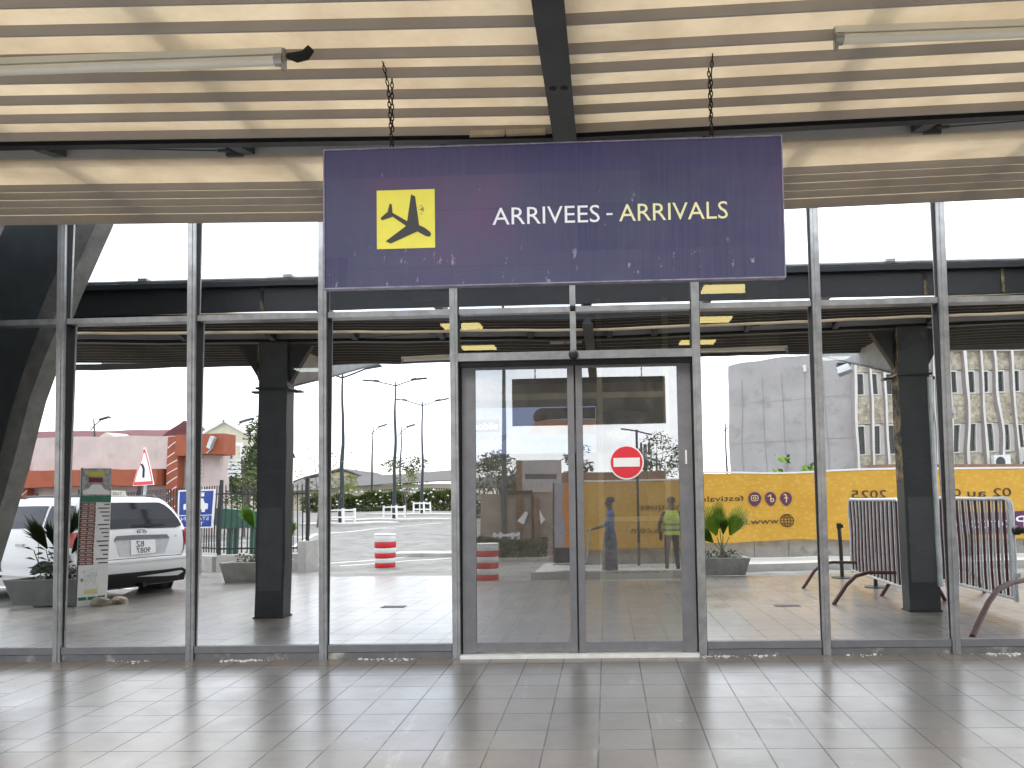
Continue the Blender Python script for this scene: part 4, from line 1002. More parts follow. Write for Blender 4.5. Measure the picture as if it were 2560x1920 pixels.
# ---------------- white taxi
def car():
    t = thing('taxi_car', 'white estate taxi with a roof sign parked behind the dark trough and price board', 'car', (0, 0, 0))
    M_car = mat('white car paint', (.72, .73, .73), .22, 0, 2, .02); M_cglass = mat('dark car glass', (.012, .015, .022), .08, 0, 2, .1, spec=.28)
    M_lamp = mat('red tail lamp', (.45, .012, .012), .15, 0, 8, .3); M_chrome = mat('chrome', (.45, .45, .46), .2, .9, 3, .05)
    # z, x_rear, x_front, half width, corner radius
    SL = [(.29, -2.26, 2.2, .84, .22), (.44, -2.38, 2.36, .91, .26), (.62, -2.44, 2.40, .94, .28), (.74, -2.43, 2.41, .945, .28), (.78, -2.37, 2.40, .945, .28), (.96, -2.36, 2.34, .945, .30), (1.13, -2.33, 2.15, .935, .32), (1.20, -2.30, 1.30, .905, .30),
          (1.34, -2.23, 1.0, .865, .28), (1.52, -2.12, .70, .81, .26), (1.66, -2.00, .45, .745, .24), (1.72, -1.92, .30, .67, .22), (1.755, -1.72, .0, .53, .2)]
    def outline(z, xr, xf, w, r):
        pts = []
        for cx_, cy_, a0 in ((xr + r, -w + r, 180), (xf - r, -w + r, 270), (xf - r, w - r, 0), (xr + r, w - r, 90)):
            for k in range(7):
                a = R_(a0 + 90 * k / 6); pts.append((cx_ + r * math.cos(a), cy_ + r * math.sin(a), z))
        return pts
    m_ = MB(); rows = [outline(*s_) for s_ in SL]; n = 28; vs = [p for r_ in rows for p in r_]
    fs = [(i * n + j, i * n + (j + 1) % n, (i + 1) * n + (j + 1) % n, (i + 1) * n + j) for i in range(len(SL) - 1) for j in range(n)]
    fs += [list(range(n))[::-1], [(len(SL) - 1) * n + j for j in range(n)]]
    m_.add(vs, fs); body = part('body', m_, M_car, t, True, True, ang=40)
    def xr_at(z):
        for a, b in zip(SL[:-1], SL[1:]):
            if a[0] <= z <= b[0]:
                k = (z - a[0]) / (b[0] - a[0]); return a[1] + (b[1] - a[1]) * k
    def w_at(z):
        for a, b in zip(SL[:-1], SL[1:]):
            if a[0] <= z <= b[0]:
                k = (z - a[0]) / (b[0] - a[0]); return a[3] + (b[3] - a[3]) * k
    def rear(poly, d=.006, th=.012):   # poly in (y, z), laid on the tailgate
        b = MB(); N = len(poly)
        b.add([(xr_at(z) - d, y, z) for y, z in poly] + [(xr_at(z) + th, y, z) for y, z in poly], [list(range(N)), list(range(N, 2 * N))[::-1]] + [(i, (i + 1) % N, N + (i + 1) % N, N + i) for i in range(N)]); return b
    def sidep(poly, s_, d=.006, th=.02):
        b = MB(); N = len(poly)
        b.add([(x, s_ * (w_at(z) + d), z) for x, z in poly] + [(x, s_ * (w_at(z) - th), z) for x, z in poly], [list(range(N)), list(range(N, 2 * N))[::-1]] + [(i, (i + 1) % N, N + (i + 1) % N, N + i) for i in range(N)]); return b
    def strip_rear(lv, d=.010):   # lv: (z, half width)
        b = MB(); vs = []
        for z, hw in lv:
            for q in range(-4, 5):
                y = hw * q / 4; vs.append((xr_at(z) - d, y, z))
        nz_ = len(lv); b.add(vs, [(i * 9 + j, i * 9 + j + 1, (i + 1) * 9 + j + 1, (i + 1) * 9 + j) for i in range(nz_ - 1) for j in range(8)]); return b
    rw = part('rear_window', strip_rear([(1.215, .60), (1.245, .71), (1.28, .71), (1.36, .69), (1.44, .665), (1.52, .63), (1.60, .58), (1.645, .50)]), M_cglass, t, local=True)
    m_ = rear([(-.14, 1.235), (.42, 1.265), (.42, 1.29), (-.14, 1.27)], .02, -.004); part('wiper', m_, M_rubber, rw, local=True).location = (0, 0, 0)
    for s_ in (-1, 1):
        for poly in ([(-2.02, 1.16), (-1.28, 1.15), (-1.28, 1.56), (-1.85, 1.55)], [(-1.2, 1.15), (-.22, 1.14), (-.22, 1.60), (-1.2, 1.57)], [(-.14, 1.14), (.92, 1.14), (.62, 1.42), (.32, 1.58), (-.14, 1.60)]):
            (xa_, za), (xb_, zb_) = poly[0], poly[1]; top_ = poly[2:]
            lv = [1.25, 1.30, 1.37, 1.45, 1.53, 1.60]; b = MB(); vs = []
            for z in lv:
                def edge_x(x0_, x1_, z0_=1.24, z1_=1.615): return x0_ + (x1_ - x0_) * (z - z0_) / (z1_ - z0_)
                r0, r1 = edge_x(xa_, top_[-1][0]), edge_x(xb_, top_[0][0])
                if len(top_) > 2: r1 = edge_x(xb_, .38)
                for q in range(5): vs.append((r0 + (r1 - r0) * q / 4, s_ * (w_at(z) + .010), z))
            b.add(vs, [(i * 5 + j, i * 5 + j + 1, (i + 1) * 5 + j + 1, (i + 1) * 5 + j) for i in range(5) for j in range(4)])
            part('side_window', b, M_cglass, t, local=True)
        b = MB(); b.add([(xr_at(.88) - .012, s_ * .62, .86), (xr_at(.88) - .012, s_ * .90, .84), (-2.05, s_ * .955, .90), (-1.92, s_ * .95, 1.06), (xr_at(1.05) + .04, s_ * .905, 1.08), (xr_at(1.05) - .010, s_ * .66, 1.03)], [(0, 1, 4, 5), (1, 2, 3, 4)])
        b2_ = MB(); b2_.add([(xr_at(.86) - .014, s_ * .74, .80), (-2.10, s_ * .955, .82), (-1.95, s_ * .957, 1.02), (-2.06, s_ * .942, 1.10), (xr_at(1.08) - .012, s_ * .74, 1.09)], [(0, 1, 2, 3, 4)])
        q = MB(); v6 = [(xr_at(.93) - .012, s_ * .72, .93), (xr_at(.93) + .05, s_ * .915, .92), (-2.10, s_ * .957, .96), (-1.88, s_ * .955, 1.12), (-2.1, s_ * .945, 1.18), (xr_at(1.18) + .05, s_ * .89, 1.20), (xr_at(1.18) - .012, s_ * .74, 1.19)]
        q.add(v6 + [(x + .06, y - s_ * .06, z) for x, y, z in v6], [(0, 1, 5, 6), (1, 2, 4, 5), (2, 3, 4), (7, 13, 12, 8), (8, 12, 11, 9), (9, 11, 10)])
        part('tail_lamp', q, M_lamp, t, local=True)
        m_ = MB(); m_.path([(-1.85, s_ * .58, 1.70), (-1.75, s_ * .585, 1.765), (-.2, s_ * .60, 1.775), (.1, s_ * .60, 1.70)], .020, 8); part('roof_rail', m_, M_charcoal, t, True, True)
        m_ = MB(); m_.xbox(Matrix.Translation((-.75, s_ * .955, .98)), .20, .03, .035); part('door_handle', m_, M_chrome, t, local=True)
        m_ = MB()
        for xx in (-1.24, -.18, .92): m_.box(xx - .004, s_ * (w_at(.75) - .02), .45, xx + .004, s_ * (w_at(.75) + .003), 1.08)
        part('door_gap', m_, M_rubber, t, local=True)
        m_ = MB(); m_.box(-1.95, s_ * .935, .50, 1.4, s_ * .962, .56); part('side_moulding', m_, M_car, t, local=True)
        for wx in (-1.42, 1.42):
            m_ = MB(); m_.lathe([(.40, -.02), (.40, .008)], 32, (wx, s_ * .94, .36), 'Y'); part('wheel_arch', m_, M_rubber, t, True, True)
            m_ = MB(); y0 = s_ * .74; m_.lathe([(.20, -.11), (.33, -.11), (.36, -.07), (.36, .07), (.33, .11), (.20, .11)], 32, (wx, s_ * .84, .36), 'Y'); wh = part('wheel', m_, M_rubber, t, True, True)
            m_ = MB(); m_.lathe([(.21, 0), (.20, s_ * .105), (.06, s_ * .12)], 24, (wx, s_ * .84, .36), 'Y'); part('rim', m_, M_chrome, wh, True, True)
    # tailgate details
    b = MB(); b.path([(xr_at(z) - .004, y, z) for y, z in ((-.73, 1.18), (-.71, .86), (-.64, .76), (.64, .76), (.71, .86), (.73, 1.18))], .006, 5); part('tailgate_gap', b, M_rubber, t, local=True)
    part('plate_recess', rear([(-.36, .80), (.36, .80), (.46, 1.03), (-.46, 1.03)], .006), mat('white recess', (.50, .51, .51), .35), t, local=True)
    part('chrome_strip', rear([(-.46, 1.04), (.46, 1.04), (.42, 1.10), (-.42, 1.10)], .020), mat('dark trim strip', (.12, .12, .125), .35, .3), t, local=True)
    npb = part('number_plate', rear([(-.20, .815), (.20, .815), (.20, 1.02), (-.20, 1.02)], .018), M_signwhite, t, local=True)
    # lettering reads correctly to someone standing behind the car (looking along +x): left = +y
    def cartext(tx, size, y, z, m, par, d=.020):
        tm = text_mb(tx, size, Matrix.Identity(4), .0008); xs_ = [v[0] for v in tm.v]; c_ = (max(xs_) + min(xs_)) / 2
        o_ = MB(); o_.f = tm.f; o_.m = tm.m; o_.v = [((xr_at(min(1.7, z + v[1])) if par is t else xr_at(.815) + (z + v[1] - .815) * (xr_at(1.02) - xr_at(.815)) / .205) - d - v[2], y - (v[0] - c_), z + v[1]) for v in tm.v]
        q = part('lettering', o_, m, par, local=True); q.location = (0, 0, 0)
    cartext('BZ', .115, -.06, .925, M_black, npb, .021); cartext('9087', .115, 0, .830, M_black, npb, .021)
    b = MB()
    for (ry, rz) in ((.075, .050), (.038, .044)):
        b.path([(xr_at(1.16) - .012, ry * math.cos(a), 1.155 + rz * math.sin(a)) for a in [2 * math.pi * k / 18 for k in range(18)]], .0065, 5, closed=True)
    b.path([(xr_at(1.16) - .012, .055 * math.cos(a), 1.178 + .020 * math.sin(a)) for a in [2 * math.pi * k / 14 for k in range(14)]], .0065, 5, closed=True)
    part('emblem', b, M_chrome, t, True, True)
    cartext('V6', .05, .58, 1.06, M_chrome, t, .008); cartext('4WD', .045, -.58, 1.08, M_chrome, t, .008)
    part('bumper_shelf', MB().box(-2.455, -.72, .70, -2.40, .72, .725), M_car, t, local=True)
    m_ = rear([(-.80, .295), (.80, .295), (.76, .46), (.66, .52), (-.66, .52), (-.76, .46)], .014, .10); part('bumper_grille', m_, M_rubber, t, local=True)
    m_ = MB(); m_.box(-2.2, -.62, .27, 2.0, .62, .42); m_.box(-2.46, -.03, .28, -2.2, .03, .34); part('underbody', m_, M_rubber, t, local=True)
    m_ = MB(); m_.lathe([(.035, 0), (.035, -.02)], 14, (-2.42, -.78, .56), 'X'); part('reflector', m_, M_rubber, t, True, True)
    # roof sign, a thing of its own would move with the car: keep as part
    m_ = MB(); m_.prism([(-.18, 1.765), (.18, 1.765), (.15, 1.86), (-.15, 1.86)], 0, -1.62, -1.50); rs = part('roof_sign', m_, mat('taxi sign cream', (.70, .68, .58), .5), t, local=True)
    tmx = text_mb('ZEMIDJAN', .055, Matrix.Identity(4)) if False else text_mb('TAXI', .07, Matrix.Identity(4)); xs_ = [v[0] for v in tmx.v]; c_ = (max(xs_) + min(xs_)) / 2
    o_ = MB(); o_.f = tmx.f; o_.m = tmx.m; o_.v = [(-1.622, -(v[0] - c_), 1.785 + v[1]) for v in tmx.v]; part('lettering', o_, M_black, rs, local=True).location = (0, 0, 0)
    return t
tx = car()
# heading away from the building and to the left: rear right wheel near (-8.1, -5.9)
hd = math.atan2(-.40, -.92)
tx.rotation_euler = (0, 0, hd)
fx, fy = math.cos(hd), math.sin(hd)          # forward; rear axle 1.42 behind the middle; right side = (fy, -fx)
lx, ly = -fy, fx                              # left
rwx, rwy = -8.12, -6.05                       # wheel seen on the mirrored right (the car's far rear wheel)
side_sign = 1 if ly < 0 else -1               # the wheel farther from the glass
tx.location = (rwx + 1.42 * fx - side_sign * .84 * lx, rwy + 1.42 * fy - side_sign * .84 * ly, -.13)

# ---------------- signs by the road
M_blue = mat('sign blue', (.015, .05, .30), .4)
ts = thing('taxi_station_sign', 'blue board reading STATION TAXI with a white car, beside the black fence', 'sign', (-8.75, -8.5, -.1))
m_ = MB(); m_.path([(-8.70, -8.55, -.12), (-8.70, -8.55, 1.05)], .035, 10); part('post', m_, M_alu, ts, True)
m_ = MB(); m_.box(-9.22, -8.53, .98, -8.42, -8.50, 1.80); part('border', m_, M_signwhite, ts)
m_ = MB(); m_.box(-9.19, -8.50, 1.26, -8.45, -8.496, 1.77); part('blue_field', m_, M_blue, ts)
m_ = MB(); m_.box(-9.19, -8.50, 1.01, -8.45, -8.496, 1.24); part('text_field', m_, M_blue, ts)
m_ = MB(); m_.prism([(-9.10, 1.38), (-9.10, 1.50), (-9.02, 1.52), (-8.98, 1.62), (-8.66, 1.62), (-8.62, 1.52), (-8.54, 1.50), (-8.54, 1.38), (-8.60, 1.38), (-8.60, 1.32), (-8.68, 1.32), (-8.68, 1.38), (-8.96, 1.38), (-8.96, 1.32), (-9.04, 1.32), (-9.04, 1.38)], 1, -8.496, -8.492); part('car_symbol', m_, M_signwhite, ts)
m_ = MB(); m_.box(-9.0, -8.496, 1.66, -8.64, -8.492, 1.74); tp_ = part('top_plate', m_, M_signwhite, ts)
ftext('TAXI', -8.68, -8.490, 1.675, .05, M_blue, tp_, x_end=-8.96)
ftext('STATION', -8.50, -8.494, 1.145, .075, M_txtw, ts, x_end=-9.15); ftext('TAXI', -8.62, -8.494, 1.04, .075, M_txtw, ts, x_end=-9.02)
tr_ = thing('triangle_sign', 'white triangular road sign with a red edge and a black curve, above the taxi', 'sign', (-11.6, -11, 0))
TR = Matrix.Translation((-11.6, -11, 0)) @ Matrix.Rotation(R_(24), 4, 'Z')
def tri(s_, z0): return [(-.42 * s_, z0), (.42 * s_, z0), (0.03, z0 + .95 * s_), (-.03, z0 + .95 * s_)]
m_ = MB(); m_.prism(tri(1, 2.0), 1, 0, .02); part('red_plate', m_.moved(TR), M_signwhite, tr_)
m_ = MB(); m_.prism(tri(.95, 2.012), 1, .02, .023); part('red_border', m_.moved(TR), M_red, tr_)
m_ = MB(); m_.prism(tri(.78, 2.085), 1, .023, .026); part('white_field', m_.moved(TR), M_signwhite, tr_)
m_ = MB(); m_.path([(.0, .03, 2.18), (.0, .03, 2.40), (-.05, .03, 2.5), (-.10, .03, 2.54)], .028, 6); part('curve_symbol', m_.moved(TR), M_black, tr_)
m_ = MB(); m_.path([(0, -.03, -.15), (0, -.03, 2.4)], .035, 8); part('post', m_.moved(TR), M_galv, tr_, True)

# ---------------- drums
M_drumr = mat('drum red', (.60, .02, .025), .5, 0, 6, .1); M_drumw = mat('drum white', (.74, .74, .72), .5, 0, 6, .06)
def drum(label, x, y, z):
    t = thing('traffic_drum', label, 'traffic drum', (x, y, z), 'red and white traffic drums at the plaza edge')
    for k in range(6):
        z0, z1 = k * .13, (k + 1) * .13 - .004
        m_ = MB(); m_.lathe([(.235, z0), (.24, z0 + .01), (.24, z1 - .01), (.235, z1)], 28); part('red_band' if k % 2 == 0 else 'white_band', m_, M_drumr if k % 2 == 0 else M_drumw, t, True, True)
    m_ = MB(); m_.lathe([(.22, .776), (.245, .78), (.245, .80), (.20, .81)], 28); part('lid', m_, M_drumw, t, True, True)
    return t
d1 = drum('red and white striped drum on the road before the street lamps', -5.4, -10.7, -.11)
d2 = copy_tree(d1); d2.location = (-2.62, -8.95, -.13); d2['label'] = 'red and white striped drum at the plaza edge, seen in the left door leaf'

# ---------------- black fence on a low wall
M_fence = mat('black fence paint', (.010, .011, .013), .5, 0, 8, .2)
lw = thing('low_wall', 'low concrete wall carrying the black iron fence', 'wall', (-10, -10.5, 0))
A, B_, D_ = Vector((-6.98, -9.95, 0)), Vector((-9.11, -10.05, 0)), Vector((-22.5, -19.6, 0))
def along(mb, p, q, w, z0, z1):
    d = (q - p); L = d.length; mid = (p + q) / 2; mb.xbox(Matrix.Translation((mid.x, mid.y, (z0 + z1) / 2)) @ Matrix.Rotation(math.atan2(d.y, d.x), 4, 'Z'), L, w, z1 - z0)
m_ = MB(); along(m_, A, B_, .22, -.15, .30); along(m_, B_ + (D_ - B_).normalized() * .12, D_, .22, -.15, .26); m_.box(-7.05, -10.3, -.15, -6.85, -9.55, .62)
part('wall', m_, M_concrete, lw)
bf = thing('iron_fence', 'black iron picket fence behind the taxi and the left column', 'fence', (-10, -10.5, 0))
for p in (A, B_, D_, B_.lerp(D_, .28), B_.lerp(D_, .56), B_.lerp(D_, .8)):
    m_ = MB(); m_.box(p.x - .035, p.y - .035, .25, p.x + .035, p.y + .035, 2.05); part('fence_post', m_, M_fence, bf)
m_ = MB()
for p, q in ((A, B_), (B_, D_)):
    L = (q - p).length; n = int(L / .125)
    for k in range(1, n):
        c_ = p.lerp(q, k / n); m_.path([(c_.x, c_.y, .34), (c_.x, c_.y, 1.92)], .0145, 4)
    for zz in (.45, 1.72): along(m_, p, q, .035, zz - .02, zz + .02)
part('pickets', m_, M_fence, bf)
m_ = MB(); m_.prism([(-11.35, .95), (-11.1, .78), (-10.2, .78), (-10.0, 1.0), (-10.0, 1.25), (-11.3, 1.38)], 1, -14.4, -13.8); m_.box(-11.0, -14.3, -.1, -10.9, -14.2, .78); m_.box(-10.4, -14.3, -.1, -10.3, -14.2, .78); m_.box(-11.0, -14.0, -.1, -10.9, -13.9, .78); m_.box(-10.4, -14.0, -.1, -10.3, -13.9, .78)
single('covered_handcart', m_, mat('green plastic', (.02, .09, .06), .5), 'dark green covered handcart on legs behind the black fence', 'handcart')

# ---------------- street lamps
M_pole = mat('dark blue grey lamp pole', (.022, .032, .042), .45, 0, 4, .2)
def lamp_double(label):
    t = thing('street_lamp', label, 'street lamp', (0, 0, 0), 'tall street lamps along the road')
    m_ = MB(); m_.path([(0, 0, 0), (0, 0, .9), (0, 0, 7.9)], [.13, .12, .055], 12); m_.lathe([(.17, 0), (.17, .05)], 12); part('pole', m_, M_pole, t, True, True)
    for s_ in (-1, 1):
        m_ = MB(); m_.path([(0, 0, 7.6), (s_ * .7, 0, 7.80), (s_ * 1.15, 0, 7.92)], [.045, .04, .035], 8); a_ = part('arm', m_, M_pole, t, True, True)
        m_ = MB(); m_.xbox(Matrix.Translation((s_ * 1.55, 0, 7.99)) @ Matrix.Rotation(-s_ * .14, 4, 'Y'), .95, .30, .07); m_.xbox(Matrix.Translation((s_ * 1.25, 0, 7.97)) @ Matrix.Rotation(-s_ * .14, 4, 'Y'), .35, .22, .12); part('lamp_head', m_, M_pole, a_, local=True)
    return t
def lamp_single(label):
    t = thing('street_lamp', label, 'street lamp', (0, 0, 0), 'tall street lamps along the road')
    m_ = MB(); m_.path([(0, 0, 0), (0, 0, 7.9)], [.11, .055], 12); part('pole', m_, M_pole, t, True, True)
    m_ = MB(); m_.path([(-.35, 0, 7.1), (.0, 0, 7.45), (.7, 0, 7.85)], .04, 8); a_ = part('arm', m_, M_pole, t, True, True)
    m_ = MB(); m_.xbox(Matrix.Translation((1.0, 0, 7.95)) @ Matrix.Rotation(-.22, 4, 'Y'), .85, .28, .10); part('lamp_head', m_, M_pole, a_, local=True)
    return t
LD = lamp_double('nearest double armed street lamp on the first traffic island'); LD.location = (-14.1, -31.2, .35); LD.scale = (1, 1, 1.06)
for (x, y, rz, lab) in ((-12.55, -35.4, .05, 'double armed street lamp on the middle traffic island, with a slim tree beside it'), (-13.45, -45.2, .03, 'double armed street lamp farthest back before the flowering hedge'),
                        (-3.06, -14.6, .4, 'street lamp rising out of the clipped hedge by the notice boards'), (4.1, -52, .3, 'small far street lamp beside the mast, first of a row'), (4.75, -60, .3, 'small far street lamp beside the mast, second of a row'), (5.5, -68, .3, 'small far street lamp beside the mast, third of a row')):
    c = copy_tree(LD); c.location = (x, y, zr(min(-y, 60))); c.rotation_euler = (0, 0, rz); c['label'] = lab
    if x > 3: c.scale = (.66, .66, .66)
    if -4 < x < 0: c.scale = (.72, .72, 1)
LS = lamp_single('single armed street lamp left of the middle island lamp'); LS.location = (-22.3, -60.5, .9)
for (x, y, z, rz, lab) in ((-19.5, -60.6, .9, .1, 'single armed street lamp standing behind the grey roofed building'), (-38.5, -45.5, .2, .1, 'single armed street lamp rising behind the maroon roofs'), (-24.9, -40.2, -.8, .2, 'single armed street lamp in front of the cream gable'), (8.6, -45, -1.0, .5, 'single armed street lamp left of the large grey building')):
    c = copy_tree(LS); c.location = (x, y, z); c.rotation_euler = (0, 0, rz); c['label'] = lab
def guard(label, x, y, w, h, rz):
    t = thing('tree_guard', label, 'guard frame', (x, y, zr(-y)), 'white wooden guard frames round the lamp bases', rz)
    for sx_ in (-1, 1):
        for sy_ in (-1, 1):
            m_ = MB(); m_.box(sx_ * w / 2 - .045, sy_ * w / 2 - .045, 0, sx_ * w / 2 + .045, sy_ * w / 2 + .045, h); part('post', m_, M_white, t, local=True)
    m_ = MB()
    for zz in (h - .10, h * .45):
        for sy_ in (-1, 1): m_.box(-w / 2 + .045, sy_ * w / 2 - .025, zz - .045, w / 2 - .045, sy_ * w / 2 + .025, zz + .045); m_.box(sy_ * w / 2 - .025, -w / 2 + .045, zz - .045, sy_ * w / 2 + .025, w / 2 - .045, zz + .045)
    part('rails', m_, M_white, t, local=True); return t
g1 = guard('white guard frame round the nearest double armed lamp', -14.1, -31.2, .85, .95, .3)
for (x, y, lab) in ((-12.55, -35.4, 'white guard frame on the middle traffic island'), (-13.45, -45.2, 'white guard frame round the farthest double armed lamp'), (-22.3, -57, 'white guard frame in front of the flowering hedge'), (-3.0, -14.55, 'white guard frame above the clipped hedge by the notice boards')):
    c = copy_tree(g1); c.location = (x, y, zr(min(60, -y))); c['label'] = lab
    if x > -4: c.scale = (.7, .5, .8)
sp_ = thing('slim_lamp_post', 'slim black post with small twin arms in front of the yellow banner', 'lamp post', (.72, -10.25, 0))
m_ = MB(); m_.path([(.72, -10.25, 0), (.72, -10.25, 3.25)], .03, 8); part('pole', m_, M_black, sp_, True)
m_ = MB(); m_.path([(.35, -10.25, 3.28), (.72, -10.25, 3.22), (1.1, -10.25, 3.12)], .02, 6); part('arm', m_, M_black, sp_, True)

# ---------------- buildings
M_pink = mat('pink render', (.58, .475, .445), .85, 0, 1.5, .10, .1, .01, dirt=((.47, .38, .35), .66)); M_orange = mat('orange band paint', (.35, .095, .048), .85, 0, 2, .18, dirt=((.26, .08, .05), .62))
M_cream_w = mat('cream wall', (.62, .58, .46), .85, 0, 2, .08); M_maroof = mat('maroon sheet roof', (.13, .03, .035), .7, 0, 2, .2)
pk = thing('pink_building', 'pink rendered building with orange bands behind the black fence', 'building', (-21, -24, 0))
m_ = MB(); m_.box(-34, -25.2, -.5, -17.0, -24.3, 3.75); part('lower_wall', m_, M_pink, pk)
m_ = MB(); m_.box(-25.3, -24.3, 3.12, -18.9, -23.9, 4.55); part('upper_panel', m_, M_pink, pk)
m_ = MB(); m_.box(-34, -24.5, 3.55, -25.6, -23.7, 4.45); m_.box(-18.6, -24.6, 3.72, -16.45, -23.6, 4.55); part('upper_band', m_, M_orange, pk)
m_ = MB(); m_.box(-34, -24.3, 2.42, -19.2, -23.4, 3.10); part('canopy_band', m_, M_orange, pk)
for x0, x1 in ((-25.6, -25.3), (-19.0, -18.62)):
    m_ = MB(); m_.box(x0, -24.2, 1.2 if x0 < -20 else -.3, x1, -23.8, 4.5); pr = part('brick_pier', m_, M_orange, pk)
    m_ = MB()
    for k in range(9): m_.xbox(Matrix.Translation(((x0 + x1) / 2, -23.795, 1.0 + k * .40)) @ Matrix.Rotation(-.7, 4, 'Y'), .45, .01, .035)
    part('white_lines', m_, M_white, pr)
for x in (-18.0, -16.3):
    m_ = MB()
    for k in range(5): m_.box(x - .25, -24.3, 2.75 + k * .17, x + .25, -24.22, 2.87 + k * .17)
    part('vent', m_, M_white, pk)
m_ = MB(); m_.box(-18.35, -24.3, .2, -17.65, -24.23, 2.3); part('door', m_, M_white, pk)
m_ = MB(); m_.box(-26.5, -24.3, 3.0, -25.7, -24.24, 3.5); part('window', m_, M_rubber, pk)
m_ = MB(); m_.xbox(Matrix.Translation((-16.9, -23.45, 4.15)) @ Matrix.Rotation(.4, 4, 'Y'), .18, .25, .5); m_.path([(-16.95, -23.55, 3.9), (-17.2, -23.6, 3.75)], .03, 6); part('flood_lamp', m_, M_galv, pk)
hs = thing('maroon_roofed_house', 'long house with a maroon roof rising behind the pink building', 'house', (-40, -47, 0))
m_ = MB(); m_.box(-58, -53, -1, -27.2, -46, 5.6); part('wall', m_, M_cream_w, hs)
m_ = MB(); m_.prism([(-45.5, 5.6), (-49.5, 7.7), (-53.5, 5.6)][::-1], 0, -58.3, -26.5); part('roof', m_, M_maroof, hs)
for gx_ in (-37.2, -31.5):
    m_ = MB(); m_.prism([(gx_ - 2.6, 5.6), (gx_ + 2.6, 5.6), (gx_, 7.9 if gx_ > -35 else 7.1)], 1, -47.5, -45.2); gb = part('gable', m_, M_maroof if gx_ > -35 else M_cream_w, hs)
gw = thing('gabled_house', 'cream gabled house end behind the pink building', 'house', (-25.2, -42, 0))
m_ = MB(); m_.prism([(-27.0, -1), (-23.6, -1), (-23.6, 6.1), (-25.3, 7.15), (-27.0, 6.1)], 1, -45, -40); part('wall', m_, M_cream_w, gw)
m_ = MB()
for a, b in (((-27.2, 6.05), (-25.3, 7.25)), ((-23.4, 6.05), (-25.3, 7.25))):
    d = Vector((b[0] - a[0], 0, b[1] - a[1])); m_.xbox(Matrix.Translation(((a[0] + b[0]) / 2, -39.9, (a[1] + b[1]) / 2)) @ Matrix.Rotation(-math.atan2(d.z, d.x), 4, 'Y'), d.length, .3, .22)
for k in range(2): m_.box(-26.6 + k * 2.4, -40.05, 2, -26.4 + k * 2.4, -39.95, 5.6)
m_.box(-26.4, -40.05, 5.4, -24.2, -39.95, 5.6); part('trim', m_, M_white, gw)
M_corr = mat('grey corrugated roof', (.075, .072, .07), .75, .1, 5, .15, stretch=(9, .3, 1))
lb = thing('grey_roofed_building', 'long low cream building with a grey sheet roof and lattice wall beyond the hedge', 'building', (-20, -66, 0))
m_ = MB(); m_.box(-34, -74, .4, -9, -66, 3.3); part('wall', m_, M_cream_w, lb)
m_ = MB(); m_.add([(-35, -65, 2.75), (-8, -65, 3.95), (-8, -75, 5.6), (-35, -75, 4.3), (-35, -65, 2.85), (-8, -65, 4.05), (-8, -75, 5.75), (-35, -75, 4.45)], [(0, 3, 2, 1), (4, 5, 6, 7), (0, 1, 5, 4), (1, 2, 6, 5), (2, 3, 7, 6), (3, 0, 4, 7)]); part('roof', m_, M_corr, lb)
m_ = MB()
for k in range(46):
    for j in range(5):
        m_.box(-24.5 + k * .24, -65.99, 1.5 + j * .3, -24.38 + k * .24, -65.94, 1.65 + j * .3)
part('lattice_holes', m_, M_charcoal, lb)
m_ = MB(); m_.box(-35, -65.1, 2.62, -8, -64.95, 2.70); 
yl = thing('yellow_gabled_building', 'pale yellow building with a low gable behind the grey sheet roof', 'building', (-27, -80, 0))
m_ = MB(); m_.prism([(-38, 0), (-29, 0), (-29, 4.4), (-32.2, 5.6), (-38, 4.2)], 1, -92, -80); part('wall', m_, mat('yellow wall', (.58, .48, .27), .85, 0, 2, .1), yl)
m_ = MB(); m_.prism([(-38.3, 4.2), (-32.2, 5.7), (-28.6, 4.3), (-28.6, 4.5), (-32.2, 5.95), (-38.3, 4.45)], 1, -92.3, -79.6); part('roof', m_, M_corr, yl)

# big grey office
M_gwall = mat('stained grey concrete wall', (.37, .355, .35), .85, 0, .5, .12, .15, .02, dirt=((.29, .28, .275), .60)); M_aggr = mat('pebble panel', (.46, .42, .33), .9, 0, 4.5, .5, .3, .03); M_fin = mat('white concrete fin', (.66, .64, .60), .8, 0, 1.5, .06); M_finside = mat('grey recess', (.36, .33, .32), .8, 0, 1.5, .08); M_dkgl = mat('dark green glass', (.010, .018, .014), .12, 0, 3, .4)
ob_ = thing('office_building', 'large grey office block with a blank side wall and rows of narrow windows', 'building', (18, -36, 0))
m_ = MB(); m_.add([(7.4, -36.4, -.5), (14.0, -34.3, -.5), (34, -34.3, -.5), (34, -46, -.5), (10.2, -46, -.5), (7.4, -36.4, 9.5), (14.0, -34.3, 9.82), (34, -34.3, 9.7), (34, -46, 9.7), (10.2, -46, 9.5)],
                  [(0, 4, 3, 2, 1), (5, 6, 7, 8, 9), (0, 1, 6, 5), (1, 2, 7, 6), (2, 3, 8, 7), (3, 4, 9, 8), (4, 0, 5, 9)]); part('wall', m_, M_gwall, ob_)
m_ = MB()
for u_ in (.12, .30, .46, .63, .80):
    px_, py_ = 7.4 + 6.6 * u_, -36.4 + 2.1 * u_; m_.box(px_ - .010, py_ + .0, 2.0, px_ + .010, py_ + .03, 8.6 + .6 * u_)
for z_ in (4.6, 7.0): m_.add([(7.5, -36.35, z_), (13.9, -34.31, z_ + .25), (13.9, -34.31, z_ + .285), (7.5, -36.35, z_ + .035)], [(0, 1, 2, 3)])
part('wall_joints', m_, mat('dark joint', (.32, .31, .30), .9), ob_)
m_ = MB(); m_.path([(11.5, -35.05, 9.1), (11.5, -34.8, 9.1), (11.5, -34.8, 8.8)], .10, 8); part('vent_pipe', m_, M_fin, ob_)
